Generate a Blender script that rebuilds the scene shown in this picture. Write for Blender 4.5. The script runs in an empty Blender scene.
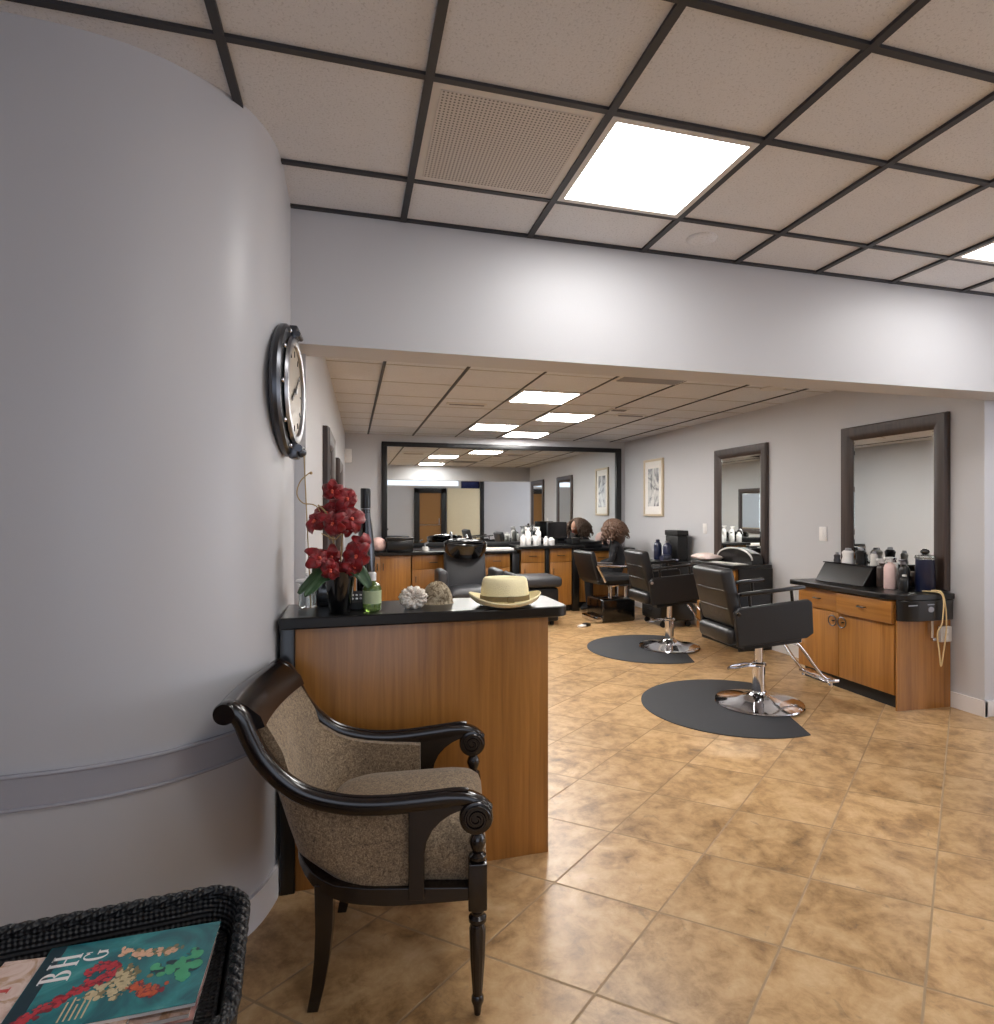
import bpy, bmesh, math, random
from mathutils import Vector, Matrix, Euler
random.seed(7)
C = bpy.context.scene.collection
PI = math.pi
R = math.radians

# ------------------------------------------------------------------ materials
def lin(c):
    return tuple((x/12.92 if x <= .04045 else ((x+.055)/1.055)**2.4) for x in [v/255 for v in c]) + (1,)

class N:
    """tiny node-tree helper"""
    def __init__(s, name):
        s.m = bpy.data.materials.new(name); s.m.use_nodes = True
        s.t = s.m.node_tree; s.t.nodes.clear()
        s.out = s.t.nodes.new('ShaderNodeOutputMaterial')
        s.b = s.t.nodes.new('ShaderNodeBsdfPrincipled')
        s.t.links.new(s.b.outputs[0], s.out.inputs[0])
    def n(s, typ, ins=None, **props):
        nd = s.t.nodes.new('ShaderNode'+typ)
        for k, v in props.items(): setattr(nd, k, v)
        for k, v in (ins or {}).items():
            if hasattr(v, 'is_output'): s.t.links.new(v, nd.inputs[k])
            else: nd.inputs[k].default_value = v
        return nd
    def set(s, **kw):
        for k, v in kw.items():
            k = k.replace('_', ' ')
            if hasattr(v, 'is_output'): s.t.links.new(v, s.b.inputs[k])
            else: s.b.inputs[k].default_value = v
    def math(s, op, a, b=None, c=None):
        ins = {0: a}
        if b is not None: ins[1] = b
        if c is not None: ins[2] = c
        return s.n('Math', ins, operation=op).outputs[0]
    def mix(s, f, a, b):
        nd = s.n('Mix', data_type='RGBA')
        for i, v in ((0, f), (6, a), (7, b)):
            if hasattr(v, 'is_output'): s.t.links.new(v, nd.inputs[i])
            else: nd.inputs[i].default_value = v
        return nd.outputs[2]
    def ramp(s, f, stops):
        nd = s.n('ValToRGB', {0: f}); e = nd.color_ramp.elements
        e[0].position, e[0].color = stops[0]; e[1].position, e[1].color = stops[1]
        for p, c in stops[2:]:
            x = e.new(p); x.color = c
        return nd.outputs[0]
    def coord(s, scale=(1, 1, 1), which='Object', rot=(0, 0, 0)):
        tc = s.n('TexCoord')
        return s.n('Mapping', {0: tc.outputs[which], 'Scale': scale, 'Rotation': rot}).outputs[0]
    def noise(s, vec, scale, detail=3, rough=.5, dist=0):
        return s.n('TexNoise', {'Vector': vec, 'Scale': scale, 'Detail': detail, 'Roughness': rough, 'Distortion': dist})
    def bump(s, h, strength=.3, dist=.01):
        nd = s.n('Bump', {'Height': h, 'Strength': strength, 'Distance': dist})
        s.t.links.new(nd.outputs[0], s.b.inputs['Normal'])

def simple(name, rgb, rough=.5, metal=0, var=.06, scale=30, bump=0, coat=0, spec=.5, trans=0, alpha=1):
    k = N(name); v = k.coord()
    nz = k.noise(v, scale, 4)
    c = lin(rgb); d = tuple(x*(1-var) for x in c[:3]) + (1,); l = tuple(min(1, x*(1+var)) for x in c[:3]) + (1,)
    k.set(Base_Color=k.mix(nz.outputs[0], d, l), Roughness=rough, Metallic=metal)
    k.b.inputs['Coat Weight'].default_value = coat
    k.b.inputs['Coat Roughness'].default_value = .15
    k.b.inputs['Specular IOR Level'].default_value = spec
    if trans: k.b.inputs['Transmission Weight'].default_value = trans
    if alpha < 1: k.b.inputs['Alpha'].default_value = alpha
    if bump: k.bump(nz.outputs[0], bump, .004)
    return k.m

def emit(name, rgb, s):
    k = N(name)
    e = k.n('Emission', {0: lin(rgb), 1: s}); k.t.links.new(e.outputs[0], k.out.inputs[0])
    return k.m

def wood(name, dark, light, axis='Z', rough=.32, coat=.25, scale=1.0):
    k = N(name)
    sc = {'Z': (26, 26, 1.0), 'X': (1.0, 26, 26), 'Y': (26, 1.0, 26)}[axis]
    v = k.coord(tuple(a*scale for a in sc))
    a = k.noise(v, 1.6, 5, .6, .6).outputs[0]
    v2 = k.coord(tuple(a_*.22*scale for a_ in sc))
    b = k.noise(v2, 1.0, 2, .5).outputs[0]
    f = k.math('ADD', k.math('MULTIPLY', a, .65), k.math('MULTIPLY', b, .35))
    k.set(Base_Color=k.ramp(f, [(.32, lin(dark)), (.68, lin(light))]), Roughness=rough)
    k.b.inputs['Coat Weight'].default_value = coat; k.b.inputs['Coat Roughness'].default_value = .2
    return k.m

M = {}
def mats():
    # painted wall
    def paint(name, rgb, rough, bmp):
        k = N(name); v = k.coord()
        big = k.noise(v, 1.3, 2).outputs[0]; fine = k.noise(v, 160, 3).outputs[0]
        c = lin(rgb)
        k.set(Base_Color=k.mix(big, tuple(x*.97 for x in c[:3])+(1,), tuple(min(1, x*1.02) for x in c[:3])+(1,)), Roughness=rough)
        k.bump(fine, bmp, .003)
        return k.m
    M['wall'] = paint('wall_paint', (196, 196, 199), .5, .12)
    M['curve'] = paint('semi_gloss_paint', (196, 196, 199), .38, .04)
    M['trim'] = paint('white_trim_paint', (226, 223, 222), .35, .02)
    M['rail'] = paint('grey_gloss_trim', (166, 166, 173), .26, .02)
    # floor: square tiles laid on the diagonal, thin grout
    k = N('stone_tile')
    g = k.n('NewGeometry'); s = k.n('SeparateXYZ', {0: g.outputs['Position']})
    ux, uy, vx, vy = .296, -.256, .356, .277
    det = ux*vy - uy*vx; x0, y0 = .745, 2.168
    A = (vy/det, -vx/det, -(vy*x0 - vx*y0)/det); B = (-uy/det, ux/det, -(-uy*x0 + ux*y0)/det)
    def aff(q): return k.math('ADD', k.math('ADD', k.math('MULTIPLY', s.outputs[0], q[0]), k.math('MULTIPLY', s.outputs[1], q[1])), q[2]+100)
    a, b = aff(A), aff(B)
    def edge(t):
        f = k.math('FRACT', t); return k.math('MINIMUM', f, k.math('SUBTRACT', 1.0, f))
    e = k.math('MINIMUM', edge(a), edge(b))
    gm = k.n('MapRange', {0: e, 1: .006, 2: .012, 3: 1.0, 4: 0.0}).outputs[0]
    idv = k.n('CombineXYZ', {0: k.math('FLOOR', a), 1: k.math('FLOOR', b)}).outputs[0]
    wn = k.n('TexWhiteNoise', {0: idv}, noise_dimensions='3D')
    off = k.n('VectorMath', {0: g.outputs['Position'], 1: k.n('VectorMath', {0: wn.outputs['Color'], 1: (7, 7, 7)}, operation='MULTIPLY').outputs[0]}, operation='ADD').outputs[0]
    n1 = k.noise(off, 3.0, 7, .6, 1.6).outputs[0]
    n2 = k.noise(off, 13, 8, .70, .3).outputs[0]
    n3 = k.noise(off, 8.5, 6, .7, 2.2).outputs[0]
    f = k.math('ADD', k.math('MULTIPLY', n1, .5), k.math('MULTIPLY', n2, .5))
    base = k.ramp(f, [(.33, lin((104, 80, 54))), (.43, lin((154, 120, 80))), (.52, lin((184, 149, 105))), (.66, lin((206, 175, 134)))])
    vein = k.n('MapRange', {0: n3, 1: .60, 2: .74, 3: 0.0, 4: .6}).outputs[0]
    base = k.mix(vein, base, lin((112, 94, 74)))
    var = k.math('MULTIPLY_ADD', wn.outputs['Value'], .16, .92)
    hsv = k.n('HueSaturation', {'Color': base, 'Value': var}).outputs[0]
    k.set(Base_Color=k.mix(gm, hsv, lin((152, 128, 98))), Roughness=k.mix(gm, (.34,)*3+(1,), (.8,)*3+(1,)))
    k.bump(k.math('SUBTRACT', k.math('MULTIPLY', n2, .12), gm), .35, .004)
    M['floor'] = k.m
    # ceiling tile
    k = N('ceiling_tile'); v = k.coord()
    sp = k.noise(v, 130, 2, .6).outputs[0]; sm = k.noise(v, 420, 2, .6).outputs[0]; bg = k.noise(v, 3, 2).outputs[0]
    m1 = k.n('MapRange', {0: sp, 1: .34, 2: .43, 3: .82, 4: 1.0}).outputs[0]
    col = k.mix(sm, lin((206, 208, 212)), lin((230, 232, 237)))
    col = k.n('HueSaturation', {'Color': col, 'Value': k.math('MULTIPLY', m1, k.math('MULTIPLY_ADD', bg, .1, .95))}).outputs[0]
    k.set(Base_Color=col, Roughness=.9); k.bump(sp, .35, .003)
    M['tile'] = k.m
    M['grid'] = simple('charcoal_grid', (46, 46, 50), .5)
    M['grid_pale'] = simple('pale_grid', (176, 170, 164), .6)
    M['panel_light'] = emit('light_panel', (255, 253, 250), 13.5)
    M['panel_back'] = emit('light_panel_back', (255, 251, 246), 30.0)
    M['bulb'] = emit('downlight_bulb', (255, 244, 228), 70.0)
    M['daylight'] = emit('daylight_pane', (240, 244, 255), 3.2)  # glow of the side window added to brighten the room
    M['daylight_dim'] = emit('shaded_pane', (226, 236, 255), 1.3)
    M['white_metal'] = simple('white_metal', (214, 211, 207), .45)
    # perforated grille
    k = N('perforated_metal'); v = k.coord((1, 1, 1))
    s = k.n('SeparateXYZ', {0: v})
    def cell(o): return k.math('ABSOLUTE', k.math('SUBTRACT', k.math('FRACT', k.math('MULTIPLY', o, 1/.0135)), .5))
    dist = k.math('SQRT', k.math('ADD', k.math('POWER', cell(s.outputs[0]), 2.0), k.math('POWER', cell(s.outputs[1]), 2.0)))
    hole = k.n('MapRange', {0: dist, 1: .22, 2: .30, 3: 1.0, 4: 0.0}).outputs[0]
    k.set(Base_Color=k.mix(hole, lin((204, 198, 192)), lin((92, 88, 84))), Roughness=.5); k.bump(hole, -.4, .004)
    M['perf'] = k.m
    M['wood'] = wood('honey_wood', (132, 86, 37), (178, 122, 58))
    M['wood_x'] = wood('honey_wood_rail', (134, 87, 37), (180, 123, 58), 'Y')
    M['dark_wood'] = wood('espresso_wood', (44, 33, 29), (72, 57, 50), 'Z', .35, .15)
    M['lacquer'] = wood('lacquered_mahogany', (10, 6, 5), (26, 14, 11), 'X', .22, .35)
    M['black'] = simple('black_laminate', (12, 12, 13), .28, coat=.15)
    M['black_matte'] = simple('black_matte', (20, 20, 21), .6)
    M['black_gloss'] = simple('black_gloss', (10, 10, 12), .12, coat=.6)
    M['frame_black'] = simple('black_frame', (20, 20, 22), .4)
    M['leather'] = simple('black_vinyl', (24, 24, 26), .42, scale=140, bump=.25, var=.12)
    M['leather_grey'] = simple('charcoal_vinyl', (54, 55, 59), .45, scale=140, bump=.25, var=.12)
    M['mat'] = simple('rubber_mat', (46, 47, 51), .75, scale=200, bump=.3, var=.12)
    M['chrome'] = simple('chrome', (214, 214, 218), .08, 1, var=.02)
    M['steel'] = simple('brushed_steel', (150, 150, 154), .3, 1, var=.05)
    M['gunmetal'] = simple('gunmetal', (92, 93, 97), .32, 1, var=.1)
    M['gold'] = simple('champagne_metal', (176, 152, 104), .3, 1, var=.05)
    k = N('mirror_glass'); k.set(Base_Color=(.86, .89, .88, 1), Metallic=1.0, Roughness=.015); M['mirror'] = k.m
    # tweed fabric
    k = N('tweed'); v = k.coord()
    a = k.noise(v, 240, 3, .7).outputs[0]; b = k.noise(v, 95, 3, .6, 1.0).outputs[0]
    f = k.math('ADD', k.math('MULTIPLY', a, .55), k.math('MULTIPLY', b, .45))
    k.set(Base_Color=k.ramp(f, [(.36, lin((78, 64, 50))), (.48, lin((126, 107, 84))), (.62, lin((166, 146, 118)))]), Roughness=.9)
    k.b.inputs['Sheen Weight'].default_value = .2; k.bump(a, .4, .003)
    M['tweed'] = k.m
    M['piping'] = simple('piping', (120, 104, 84), .8, scale=200, var=.2)
    # wicker
    k = N('wicker'); v = k.coord()
    w1 = k.n('TexWave', {'Vector': v, 'Scale': 34.0, 'Distortion': 1.2, 'Detail': 1.0}, bands_direction='X').outputs['Fac']
    w2 = k.n('TexWave', {'Vector': v, 'Scale': 34.0, 'Distortion': 1.2, 'Detail': 1.0}, bands_direction='Y').outputs['Fac']
    w3 = k.n('TexWave', {'Vector': v, 'Scale': 40.0, 'Distortion': .6}, bands_direction='Z').outputs['Fac']
    h = k.math('ADD', k.math('MULTIPLY', w1, w2), k.math('MULTIPLY', w3, .5))
    k.set(Base_Color=k.ramp(h, [(.1, lin((6, 6, 7))), (.9, lin((27, 27, 29)))]), Roughness=.45); k.bump(h, .8, .004)
    M['wicker'] = k.m
    M['straw'] = simple('straw', (246, 232, 188), .85, scale=220, bump=.5, var=.12)
    M['band'] = simple('hat_band', (118, 102, 70), .8, scale=150, var=.2)
    k = N('lace'); v = k.coord()
    nn = k.noise(v, 60, 4, .7, 1.5).outputs[0]
    k.set(Base_Color=k.ramp(nn, [(.38, lin((168, 146, 122))), (.47, lin((224, 212, 196))), (.56, lin((246, 240, 230)))]), Roughness=.9); k.bump(nn, .6, .004)
    M['lace'] = k.m
    k = N('knit'); v = k.coord()
    nn = k.noise(v, 45, 4, .7, 1.0).outputs[0]
    k.set(Base_Color=k.ramp(nn, [(.38, lin((104, 88, 66))), (.62, lin((198, 184, 158)))]), Roughness=.95); k.bump(nn, .6, .005)
    M['knit'] = k.m
    k = N('petal'); v = k.coord()
    nn = k.noise(v, 35, 3).outputs[0]
    k.set(Base_Color=k.ramp(nn, [(.3, lin((84, 6, 14))), (.7, lin((158, 18, 27)))]), Roughness=.45); k.b.inputs['Sheen Weight'].default_value = .1
    M['petal'] = k.m
    M['petal_lip'] = simple('petal_lip', (214, 90, 70), .5)
    M['leaf'] = simple('strap_leaf', (52, 82, 50), .4, scale=20, var=.3)
    M['stem'] = simple('stem_cane', (164, 140, 96), .6)
    M['glass_green'] = simple('green_glass', (120, 150, 72), .1, trans=.55)
    M['label_green'] = simple('pale_label', (176, 190, 150), .5)
    M['clear'] = simple('clear_acrylic', (225, 232, 234), .08, trans=.9)
    M['white_plastic'] = simple('white_plastic', (232, 230, 228), .4)
    M['pink_cloth'] = simple('pale_pink_cloth', (226, 190, 182), .9, scale=60, var=.2, bump=.4)
    M['towel_pale'] = simple('pale_towel', (226, 208, 202), .9, scale=60, var=.15, bump=.4)
    M['pink_plastic'] = simple('pale_pink_plastic', (226, 196, 190), .4)
    M['navy'] = simple('navy_plastic', (24, 30, 58), .3, coat=.3)
    M['navy_cloth'] = simple('navy_banner_cloth', (26, 36, 86), .8, scale=12, var=.3)
    M['cream'] = simple('cream_paint', (226, 214, 182), .6)
    M['brown_door'] = simple('brown_door_panel', (146, 104, 54), .5)
    M['paper'] = simple('paper', (236, 232, 226), .7)
    M['plant_dark'] = simple('dark_leaf', (44, 70, 48), .6)
    M['skin'] = simple('skin', (214, 160, 136), .55)
    M['hair'] = simple('brown_hair', (92, 66, 50), .55, scale=60, var=.5)
    M['black_cloth'] = simple('black_cloth', (20, 20, 24), .85)
    M['cord'] = simple('cream_cord', (222, 196, 146), .6)
    M['print_face'] = simple('clock_face', (166, 154, 136), .35)
    return M
mats()

# ------------------------------------------------------------------ mesh builder
class MB:
    def __init__(s): s.bm = bmesh.new()
    def _join(s, t, mat=None):
        if mat is not None: bmesh.ops.transform(t, matrix=mat, verts=t.verts)
        me = bpy.data.meshes.new('tmp'); t.to_mesh(me); t.free(); s.bm.from_mesh(me); bpy.data.meshes.remove(me)
        return s
    def box(s, lo, hi, bev=0, seg=2, rot=None, piv=None):
        t = bmesh.new(); bmesh.ops.create_cube(t, size=1)
        sz = [hi[i]-lo[i] for i in range(3)]; c = Vector([(hi[i]+lo[i])/2 for i in range(3)])
        bmesh.ops.transform(t, matrix=Matrix.Diagonal((*sz, 1)), verts=t.verts)
        if bev: bmesh.ops.bevel(t, geom=list(t.edges), offset=bev, segments=seg, affect='EDGES', profile=.5)
        m = Matrix.Translation(c)
        if rot:
            p = Vector(piv) if piv is not None else c
            m = Matrix.Translation(p) @ Euler(rot).to_matrix().to_4x4() @ Matrix.Translation(c-p)
        return s._join(t, m)
    def loft(s, rings, closed=True, caps=True):
        bm = s.bm; vs = [[bm.verts.new(p) for p in r] for r in rings]; n = len(vs[0])
        for a, b in zip(vs, vs[1:]):
            for i in range(n if closed else n-1):
                j = (i+1) % n; bm.faces.new((a[i], a[j], b[j], b[i]))
        if caps and closed and n > 2:
            bm.faces.new(list(reversed(vs[0]))); bm.faces.new(vs[-1])
        return s
    def lathe(s, prof, c=(0, 0, 0), seg=24, mat=None, sx=1, sy=1):
        rings = []
        for r, z in prof:
            rings.append([Vector((sx*max(r, 1e-4)*math.cos(2*PI*i/seg), sy*max(r, 1e-4)*math.sin(2*PI*i/seg), z)) for i in range(seg)])
        m = Matrix.Translation(Vector(c))
        if mat is not None: m = m @ mat
        return s.loft([[m @ p for p in r] for r in rings])
    def cyl(s, a, b, r0, r1=None, seg=14):
        return s.tube([a, b], [r0, r0 if r1 is None else r1], seg)
    def tube(s, pts, r, seg=10, closed=False, flat=1.0):
        pts = [Vector(p) for p in pts]; n = len(pts)
        if not isinstance(r, (list, tuple)): r = [r]*n
        rings = []; up = None
        for i, p in enumerate(pts):
            if closed: t = pts[(i+1) % n]-pts[i-1]
            else: t = pts[min(i+1, n-1)]-pts[max(i-1, 0)]
            if t.length < 1e-9: t = Vector((0, 0, 1))
            t.normalize()
            if up is None:
                up = Vector((0, 0, 1)) if abs(t.z) < .9 else Vector((1, 0, 0))
            x = up - t*up.dot(t)
            if x.length < 1e-6: x = t.orthogonal()
            x.normalize(); y = t.cross(x); up = x
            rings.append([p + x*(r[i]*flat*math.cos(2*PI*k/seg)) + y*(r[i]*math.sin(2*PI*k/seg)) for k in range(seg)])
        if closed:
            rings.append(rings[0][:]); return s.loft(rings, True, False)
        return s.loft(rings)
    def prism(s, poly, fn, a, b, seg=1):
        """poly of 2-D points; fn(u, v, t) -> 3-D; extruded t from a to b"""
        rings = [[Vector(fn(u, v, a+(b-a)*k/seg)) for u, v in poly] for k in range(seg+1)]
        return s.loft(rings)
    def sph(s, c, r, seg=16, rings=10, rot=None):
        if not isinstance(r, (list, tuple)): r = (r, r, r)
        t = bmesh.new(); bmesh.ops.create_uvsphere(t, u_segments=seg, v_segments=rings, radius=1)
        m = Matrix.Translation(Vector(c))
        if rot: m = m @ Euler(rot).to_matrix().to_4x4()
        return s._join(t, m @ Matrix.Diagonal((*r, 1)))
    def grid(s, P):
        return s.loft(P, closed=False, caps=False)
    def build(s, name, mat, parent=None, ang=38, bev=0):
        bm = s.bm
        bmesh.ops.remove_doubles(bm, verts=bm.verts, dist=1e-5)
        bmesh.ops.recalc_face_normals(bm, faces=bm.faces)
        me = bpy.data.meshes.new(name); bm.to_mesh(me); bm.free()
        for p in me.polygons: p.use_smooth = True
        me.set_sharp_from_angle(angle=R(ang))
        for m in (mat if isinstance(mat, list) else [mat]): me.materials.append(M[m] if isinstance(m, str) else m)
        o = bpy.data.objects.new(name, me); C.objects.link(o)
        if parent is not None: o.parent = parent
        if bev:
            md = o.modifiers.new('edge', 'BEVEL'); md.width = bev; md.segments = 2; md.limit_method = 'ANGLE'; md.angle_limit = R(40)
        return o

def tag(o, label, cat, group=None):
    o['label'] = label; o['category'] = cat; o['kind'] = 'thing'
    if group: o['group'] = group
    return o
def thing(name, label, cat, loc=(0, 0, 0), rz=0, group=None):
    o = bpy.data.objects.new(name, None); C.objects.link(o); o.empty_display_size = .1
    o.location = loc; o.rotation_euler = (0, 0, R(rz)); return tag(o, label, cat, group)
def struct(o): o['kind'] = 'structure'; return o
def dup(root, loc, rz, label):
    r = root.copy(); C.objects.link(r); r.location = loc; r.rotation_euler = (0, 0, R(rz)); r['label'] = label
    for ch in list(root.children):
        c = ch.copy(); C.objects.link(c); c.parent = r
        for g in list(ch.children):
            d = g.copy(); C.objects.link(d); d.parent = c
    return r
def smoothpath(pts, n=6):
    """Catmull-Rom through points"""
    pts = [Vector(p) for p in pts]; out = []
    for i in range(len(pts)-1):
        p0 = pts[max(i-1, 0)]; p1 = pts[i]; p2 = pts[i+1]; p3 = pts[min(i+2, len(pts)-1)]
        for k in range(n):
            t = k/n
            out.append(.5*((2*p1)+(p2-p0)*t+(2*p0-5*p1+4*p2-p3)*t*t+(3*p1-p0-3*p2+p3)*t**3))
    out.append(pts[-1]); return out
def lerp_tab(tab, z):
    if z <= tab[0][0]: return tab[0][1]
    for (a, x), (b, y) in zip(tab, tab[1:]):
        if z <= b: return x+(y-x)*(z-a)/(b-a)
    return tab[-1][1]

# ------------------------------------------------------------------ setting
CF, CB, YB = 2.74, 2.48, 8.60          # front ceiling, rear ceiling, rear wall
def rwx(y): return 4.18 - .0147*(y-3.14)      # plan of the rear room's side walls
def lwx(y): return -.2 + .024*(y-3.02)
m = MB(); m.box((-3.2, -2.6, -.12), (7.3, 9.0, 0)); struct(m.build('floor', 'floor'))
# front ceiling with its charcoal grid
XL = [-3.0, -2.13, -1.54, -.95, -.352, .235, .838, 1.44, 1.988, 2.505, 3.03, 3.56, 4.1, 4.65, 5.2, 5.8, 6.4, 7.0]
YL = [-2.2, -1.75, -1.2, -.62, -.05, .42, .9, 1.405, 1.862, 2.462, 2.81]
m = MB(); m.box((-3.2, -2.6, CF), (7.3, 3.06, CF+.12)); struct(m.build('ceiling', 'tile'))
g = MB()
for x in XL[1:-1]: g.box((x-.0135, -2.2, CF-.012), (x+.0135, 2.82, CF+.002))
for y in YL[1:]: g.box((-3.0, y-.0115, CF-.011), (7.0, y+.0115, CF+.001))
struct(g.build('trim_1', 'grid'))
m = MB(); m.box((-.6, 3.04, CB), (7.3, 9.0, CB+.12)); struct(m.build('ceiling_rear', 'tile'))
XB = [.24, .85, 1.45, 2.05, 2.65, 3.25, 3.85]
YBk = [3.32, 3.92, 4.52, 5.12, 5.72, 6.2, 6.8, 7.2, 7.78, 8.38]
g = MB()
for i, x in enumerate(XB):
    w = .011 if i < 2 else .0055
    g.box((x-w-.0, 3.05, CB-.009), (x+w, YB, CB+.002))
struct(g.build('trim_2', 'grid'))
g = MB()
for y in YBk: g.box((-.2, y-.005, CB-.003), (4.17, y+.005, CB+.002))
struct(g.build('trim_3', 'grid_pale'))
# header over the wide opening, rear room walls
m = MB(); m.box((-.25, 2.82, 2.14), (7.2, 3.04, CF)); struct(m.build('wall_header', 'wall'))
m = MB(); m.box((-.3, YB, 0), (4.4, YB+.15, CB+.1)); struct(m.build('wall_back', 'wall'))
m = MB(); m.prism([(rwx(3.14), 3.14), (rwx(YB), YB), (4.5, YB), (4.5, 3.14)], lambda u, v, t: (u, v, t), 0, CF); struct(m.build('wall_right', 'wall'))
m = MB(); m.box((4.5, 3.14, 0), (7.2, 3.3, CF)); struct(m.build('wall_right_return', 'wall'))
m = MB(); m.prism([(lwx(3.02), 3.0), (lwx(YB), YB), (-.5, YB), (-.5, 3.0)], lambda u, v, t: (u, v, t), 0, CF); struct(m.build('wall_left_rear', 'wall'))
# curved wall
curve = smoothpath([(-3.0, 1.925, 0), (-2.0, 1.925, 0), (-1.3, 1.925, 0), (-.95, 1.93, 0), (-.72, 1.945, 0), (-.55, 1.995, 0), (-.41, 2.09, 0), (-.322, 2.19, 0), (-.272, 2.32, 0), (-.252, 2.46, 0), (-.25, 2.65, 0), (-.25, 3.0, 0)], 8)
def offset(path, d):
    out = []
    for i, p in enumerate(path):
        t = path[min(i+1, len(path)-1)]-path[max(i-1, 0)]; t.normalize(); out.append(p+Vector((t.y, -t.x, 0))*d)
    return out
def wallband(path, d0, d1, z0, z1):
    a = offset(path, d0); b = offset(path, d1)
    mm = MB(); rings = []
    for p, q in zip(a, b): rings.append([Vector((p.x, p.y, z0)), Vector((q.x, q.y, z0)), Vector((q.x, q.y, z1)), Vector((p.x, p.y, z1))])
    mm.loft(rings); return mm
struct(wallband(curve, 0, -.14, 0, CF).build('wall_left', 'curve', ang=60))
struct(wallband(curve[:-6], .012, -.01, 0, .115).build('baseboard_left', 'trim', ang=60))
rails = [i for i, p in enumerate(curve) if not (p.y > 2.3 and p.x > -.3)]
rp = [curve[i] for i in rails]
mm = wallband(rp, .014, -.01, .600, .695); 
for z in (.603, .692):
    q = offset(rp, .014); mm.tube([(p.x, p.y, z) for p in q], .006, 8)
struct(mm.build('trim_4', 'rail', ang=60))
m = MB(); m.box((rwx(3.2)-.014, 3.126, 0), (7.2, 3.15, .11), .004)
m.prism([(rwx(3.126)-.014, 3.126), (rwx(3.37)-.014, 3.37), (rwx(3.37)+.01, 3.37), (rwx(3.126)+.01, 3.126)], lambda u, v, t: (u, v, t), 0, .11)
m.prism([(rwx(4.5)-.014, 4.5), (rwx(YB)-.014, YB), (rwx(YB)+.01, YB), (rwx(4.5)+.01, 4.5)], lambda u, v, t: (u, v, t), 0, .11)
struct(m.build('baseboard_right', 'trim'))
# far side of the front room, behind the camera (seen in the mirrors), plus two added windows
m = MB(); m.box((-3.2, -2.4, 0), (7.2, -2.2, CF)); struct(m.build('wall_front', 'wall'))
m = MB(); m.box((7.0, -2.3, 0), (7.2, 3.2, CF)); struct(m.build('wall_right_front', 'wall'))
m = MB(); m.box((-3.2, -2.3, 0), (-3.0, 2.1, CF)); struct(m.build('wall_left_front', 'wall'))
d = MB(); d.box((1.95, -2.2, 0), (2.12, -2.13, 2.16), .006); d.box((2.80, -2.2, 0), (2.97, -2.13, 2.16), .006); d.box((1.95, -2.2, 2.0), (2.97, -2.13, 2.16), .006)
d = struct(d.build('door_1', 'frame_black'))
m = MB(); m.box((2.12, -2.19, 0), (2.80, -2.16, .98)); m.box((2.12, -2.19, 1.0), (2.80, -2.16, 2.0)); m.build('door_panel', 'brown_door', d)
m = MB(); m.cyl((2.74, -2.14, 1.0), (2.74, -2.14, 1.2), .012); m.build('door_handle', 'steel', d)
m = MB(); m.box((3.0, -2.2, .0), (4.06, -2.12, 2.16), .004); struct(m.build('trim_5', 'cream'))
m = MB(); m.box((4.08, -2.2, 0), (4.2, -2.1, 2.6), .004); struct(m.build('trim_6', 'frame_black'))
w = MB(); w.box((1.0, -2.2, 2.2), (3.4, -2.17, 2.66)); w = struct(w.build('window_1', 'white_metal'))
m = MB(); m.box((1.05, -2.17, 2.24), (3.36, -2.165, 2.62)); m.build('window_pane', 'daylight_dim', w)
w = MB(); w.box((6.96, -1.6, .5), (7.0, 2.4, 2.5)); w = struct(w.build('window_2', 'white_metal'))  # unseen window, added to light the curved wall and ceiling from the side
m = MB(); m.box((6.955, -1.5, .58), (6.96, 2.3, 2.42)); m.build('window_pane', 'daylight', w)
w = MB(); w.box((-2.0, -2.2, .6), (.9, -2.17, 2.45)); w = struct(w.build('window_3', 'white_metal'))  # unseen window, added as weak cool fill for the curved wall and magazines
m = MB(); m.box((-1.92, -2.17, .68), (.82, -2.165, 2.37)); m.build('window_pane', 'daylight_dim', w)
b = MB(); P = []
for i in range(13):
    P.append([(3.46+.05*i, -2.19+.006*math.sin(i*1.3), z) for z in (2.16, 2.4, 2.66)])
b.grid(P); bo = b.build('hanging_banner', 'navy_cloth'); md = bo.modifiers.new('thick', 'SOLIDIFY'); md.thickness = .006
tag(bo, 'dark blue cloth banner hung beside the front door, seen in the back mirror', 'banner')

# ------------------------------------------------------------------ ceiling fittings
def panel(x0, x1, y0, y1, z, label, mat, grp=None):
    c = ((x0+x1)/2, (y0+y1)/2, z); t = thing('ceiling_light', label, 'ceiling light', c, 0, grp)
    a, b = (x1-x0)/2-.014, (y1-y0)/2-.014
    f = MB(); e = .024
    for lo, hi in (((-a, -b, -.012), (a, -b+e, .004)), ((-a, b-e, -.012), (a, b, .004)), ((-a, -b+e, -.012), (-a+e, b-e, .004)), ((a-e, -b+e, -.012), (a, b-e, .004))): f.box(lo, hi)
    f.build('frame', 'white_metal', t)
    f = MB(); f.box((-a+e, -b+e, -.008), (a-e, b-e, -.001)); f.build('diffuser', mat, t)
    return t
FL = 'recessed square light panels of the front ceiling'
panel(.838, 1.44, 1.862, 2.462, CF, 'bright square ceiling light panel beside the perforated grille', 'panel_light', FL)
panel(3.03, 3.56, 1.862, 2.462, CF, 'square ceiling light panel cut by the frame edge above the header', 'panel_light', FL)
for x0, x1, y0, y1, l in ((.838, 1.44, -.62, -.05, 'square ceiling light panel behind the viewpoint over the entrance floor'), (3.03, 3.56, -.62, -.05, 'square ceiling light panel near the front door')):  # out-of-view panels added for extra light in the front room
    panel(x0, x1, y0, y1, CF, l, 'panel_light', FL)
BL = 'recessed light panels of the rear ceiling'
panel(1.45, 2.05, 5.12, 5.72, CB, 'largest light panel of the rear ceiling, closest to the header', 'panel_back', BL)
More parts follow.
